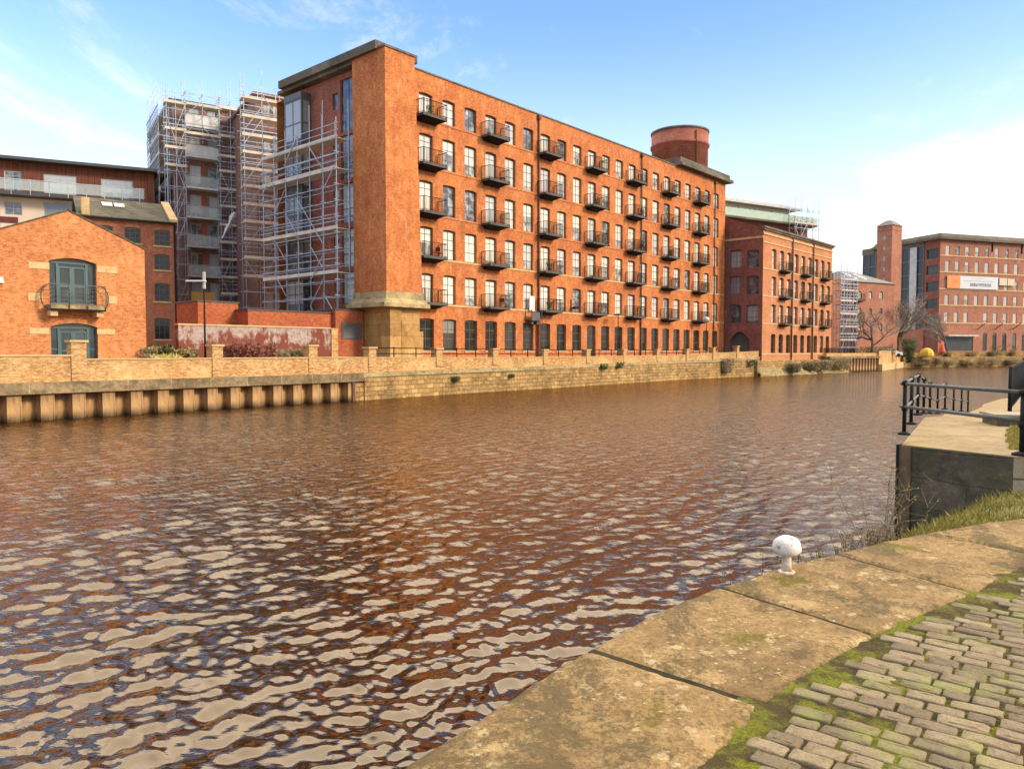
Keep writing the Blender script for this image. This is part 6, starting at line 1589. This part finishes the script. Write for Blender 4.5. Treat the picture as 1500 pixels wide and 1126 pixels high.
# ============================================================ SKY, SUN, CAMERA
sd = Vector((0.94, -0.33, 0)).normalized(); EL = math.radians(27)
sun_dir = Vector((sd.x*math.cos(EL), sd.y*math.cos(EL), math.sin(EL)))
wd_ = bpy.data.worlds.new('World'); S.world = wd_; wd_.use_nodes = True
nt = wd_.node_tree; nt.nodes.clear()
def N(t_, **k):
    x = nt.nodes.new(t_)
    for a, v in k.items(): setattr(x, a, v)
    return x
Lk = nt.links.new
sky = N('ShaderNodeTexSky', sky_type='NISHITA'); sky.sun_disc = False; sky.sun_elevation = EL; sky.sun_rotation = math.atan2(sun_dir.x, sun_dir.y)
sky.air_density = 1.0; sky.dust_density = 0.6; sky.ozone_density = 1.6
tc = N('ShaderNodeTexCoord'); sep = N('ShaderNodeSeparateXYZ'); Lk(tc.outputs['Generated'], sep.inputs[0])
def Mx(op, a, b=0.0, clamp=False):
    x = N('ShaderNodeMath', operation=op); x.use_clamp = clamp
    for i, v in enumerate((a, b)):
        if isinstance(v, bpy.types.NodeSocket): Lk(v, x.inputs[i])
        else: x.inputs[i].default_value = v
    return x.outputs[0]
def MR(v, a, b, c=0.0, d=1.0):
    x = N('ShaderNodeMapRange'); x.interpolation_type = 'SMOOTHSTEP'; Lk(v, x.inputs[0])
    for i, q in enumerate((a, b, c, d)): x.inputs[i+1].default_value = q
    return x.outputs[0]
zc_ = Mx('ADD', Mx('MAXIMUM', sep.outputs[2], 0.0), 0.12)
cv = N('ShaderNodeCombineXYZ'); Lk(Mx('DIVIDE', sep.outputs[0], zc_), cv.inputs[0]); Lk(Mx('DIVIDE', sep.outputs[1], zc_), cv.inputs[1])
def NZ(v, scale, det, rough, dist=0.0, off=(0, 0, 0), sc=(1, 1, 1)):
    m = N('ShaderNodeMapping'); Lk(v, m.inputs[0]); m.inputs['Location'].default_value = off; m.inputs['Scale'].default_value = sc
    x = N('ShaderNodeTexNoise'); Lk(m.outputs[0], x.inputs['Vector']); x.inputs['Scale'].default_value = scale; x.inputs['Detail'].default_value = det; x.inputs['Roughness'].default_value = rough; x.inputs['Distortion'].default_value = dist
    return x.outputs['Fac']
cl = NZ(cv.outputs[0], 0.75, 8, 0.62, 0.35, (3.1, 1.7, 0))
az = Mx('DIVIDE', sep.outputs[0], Mx('ADD', Mx('ABSOLUTE', sep.outputs[1]), 0.3))
right = MR(az, -0.15, 0.6, -0.14, 0.10)
low = MR(sep.outputs[2], 0.0, 0.22, 0.26, -0.04)
lowr = Mx('MULTIPLY', MR(az, 0.12, 0.42), MR(sep.outputs[2], 0.34, 0.20)); lowr = Mx('MULTIPLY', lowr, 0.20)
high = MR(sep.outputs[2], 0.41, 0.54, 0.0, 0.42)  # unseen overcast added overhead for soft fill and greyer water reflections
cm = Mx('ADD', Mx('ADD', Mx('ADD', Mx('ADD', cl, right), low), lowr), high)
wisp = NZ(cv.outputs[0], 1.6, 7, 0.7, 0.6, (0.4, 5.2, 0), (1.0, 0.45, 1))
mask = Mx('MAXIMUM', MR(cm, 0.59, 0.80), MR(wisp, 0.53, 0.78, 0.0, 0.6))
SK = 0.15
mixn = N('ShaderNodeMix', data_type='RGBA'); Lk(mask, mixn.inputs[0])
hs = N('ShaderNodeHueSaturation'); Lk(sky.outputs[0], hs.inputs['Color']); hs.inputs['Saturation'].default_value = 1.15; hs.inputs['Value'].default_value = 1.0
tint = N('ShaderNodeMix', data_type='RGBA', blend_type='MULTIPLY'); tint.inputs[0].default_value = 1.0; Lk(hs.outputs[0], tint.inputs[6]); tint.inputs[7].default_value = (1.38, 1.30, 1.58, 1); hz_ = N('ShaderNodeMix', data_type='RGBA'); Lk(Mx('MULTIPLY', MR(sep.outputs[2], 0.40, 0.08), 0.62), hz_.inputs[0]); Lk(tint.outputs[2], hz_.inputs[6]); hz_.inputs[7].default_value = (5.3, 5.9, 6.3, 1); Lk(hz_.outputs[2], mixn.inputs[6]); 
band = Mx('MULTIPLY', MR(sep.outputs[2], 0.40, 0.52), MR(sep.outputs[1], -0.25, 0.25))  # extra brightness added to the overhead cloud ahead, to whiten water reflections
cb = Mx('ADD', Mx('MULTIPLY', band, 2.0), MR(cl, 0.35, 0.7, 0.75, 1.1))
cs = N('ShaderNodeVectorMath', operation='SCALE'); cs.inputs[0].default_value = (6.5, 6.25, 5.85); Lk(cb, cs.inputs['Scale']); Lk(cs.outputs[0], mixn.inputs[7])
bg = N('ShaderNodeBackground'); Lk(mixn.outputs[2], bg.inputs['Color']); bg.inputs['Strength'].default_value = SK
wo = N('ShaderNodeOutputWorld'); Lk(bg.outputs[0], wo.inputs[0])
sl_ = bpy.data.lights.new('Sun', 'SUN'); sl_.energy = 2.25; sl_.angle = math.radians(12.0); sl_.color = (1.0, 0.88, 0.70)
so = bpy.data.objects.new('Sun', sl_); COL.objects.link(so); so.rotation_euler = sun_dir.to_track_quat('Z', 'Y').to_euler(); so.location = (20, -20, 40)
cam = bpy.data.cameras.new('Camera'); co = bpy.data.objects.new('Camera', cam); COL.objects.link(co)
co.location = (0, 0, CAMZ); co.rotation_euler = (pi/2-PITCH, 0, 0)
cam.sensor_width = 36; cam.lens = FOC*36/1500; cam.clip_end = 3000; cam.clip_start = 0.05
S.camera = co
S.view_settings.view_transform = 'Standard'; S.view_settings.look = 'None'; S.view_settings.exposure = 0.70; S.view_settings.gamma = 1
S.cycles.max_bounces = 6; S.cycles.transparent_max_bounces = 12
S.cycles.caustics_reflective = False; S.cycles.caustics_refractive = False
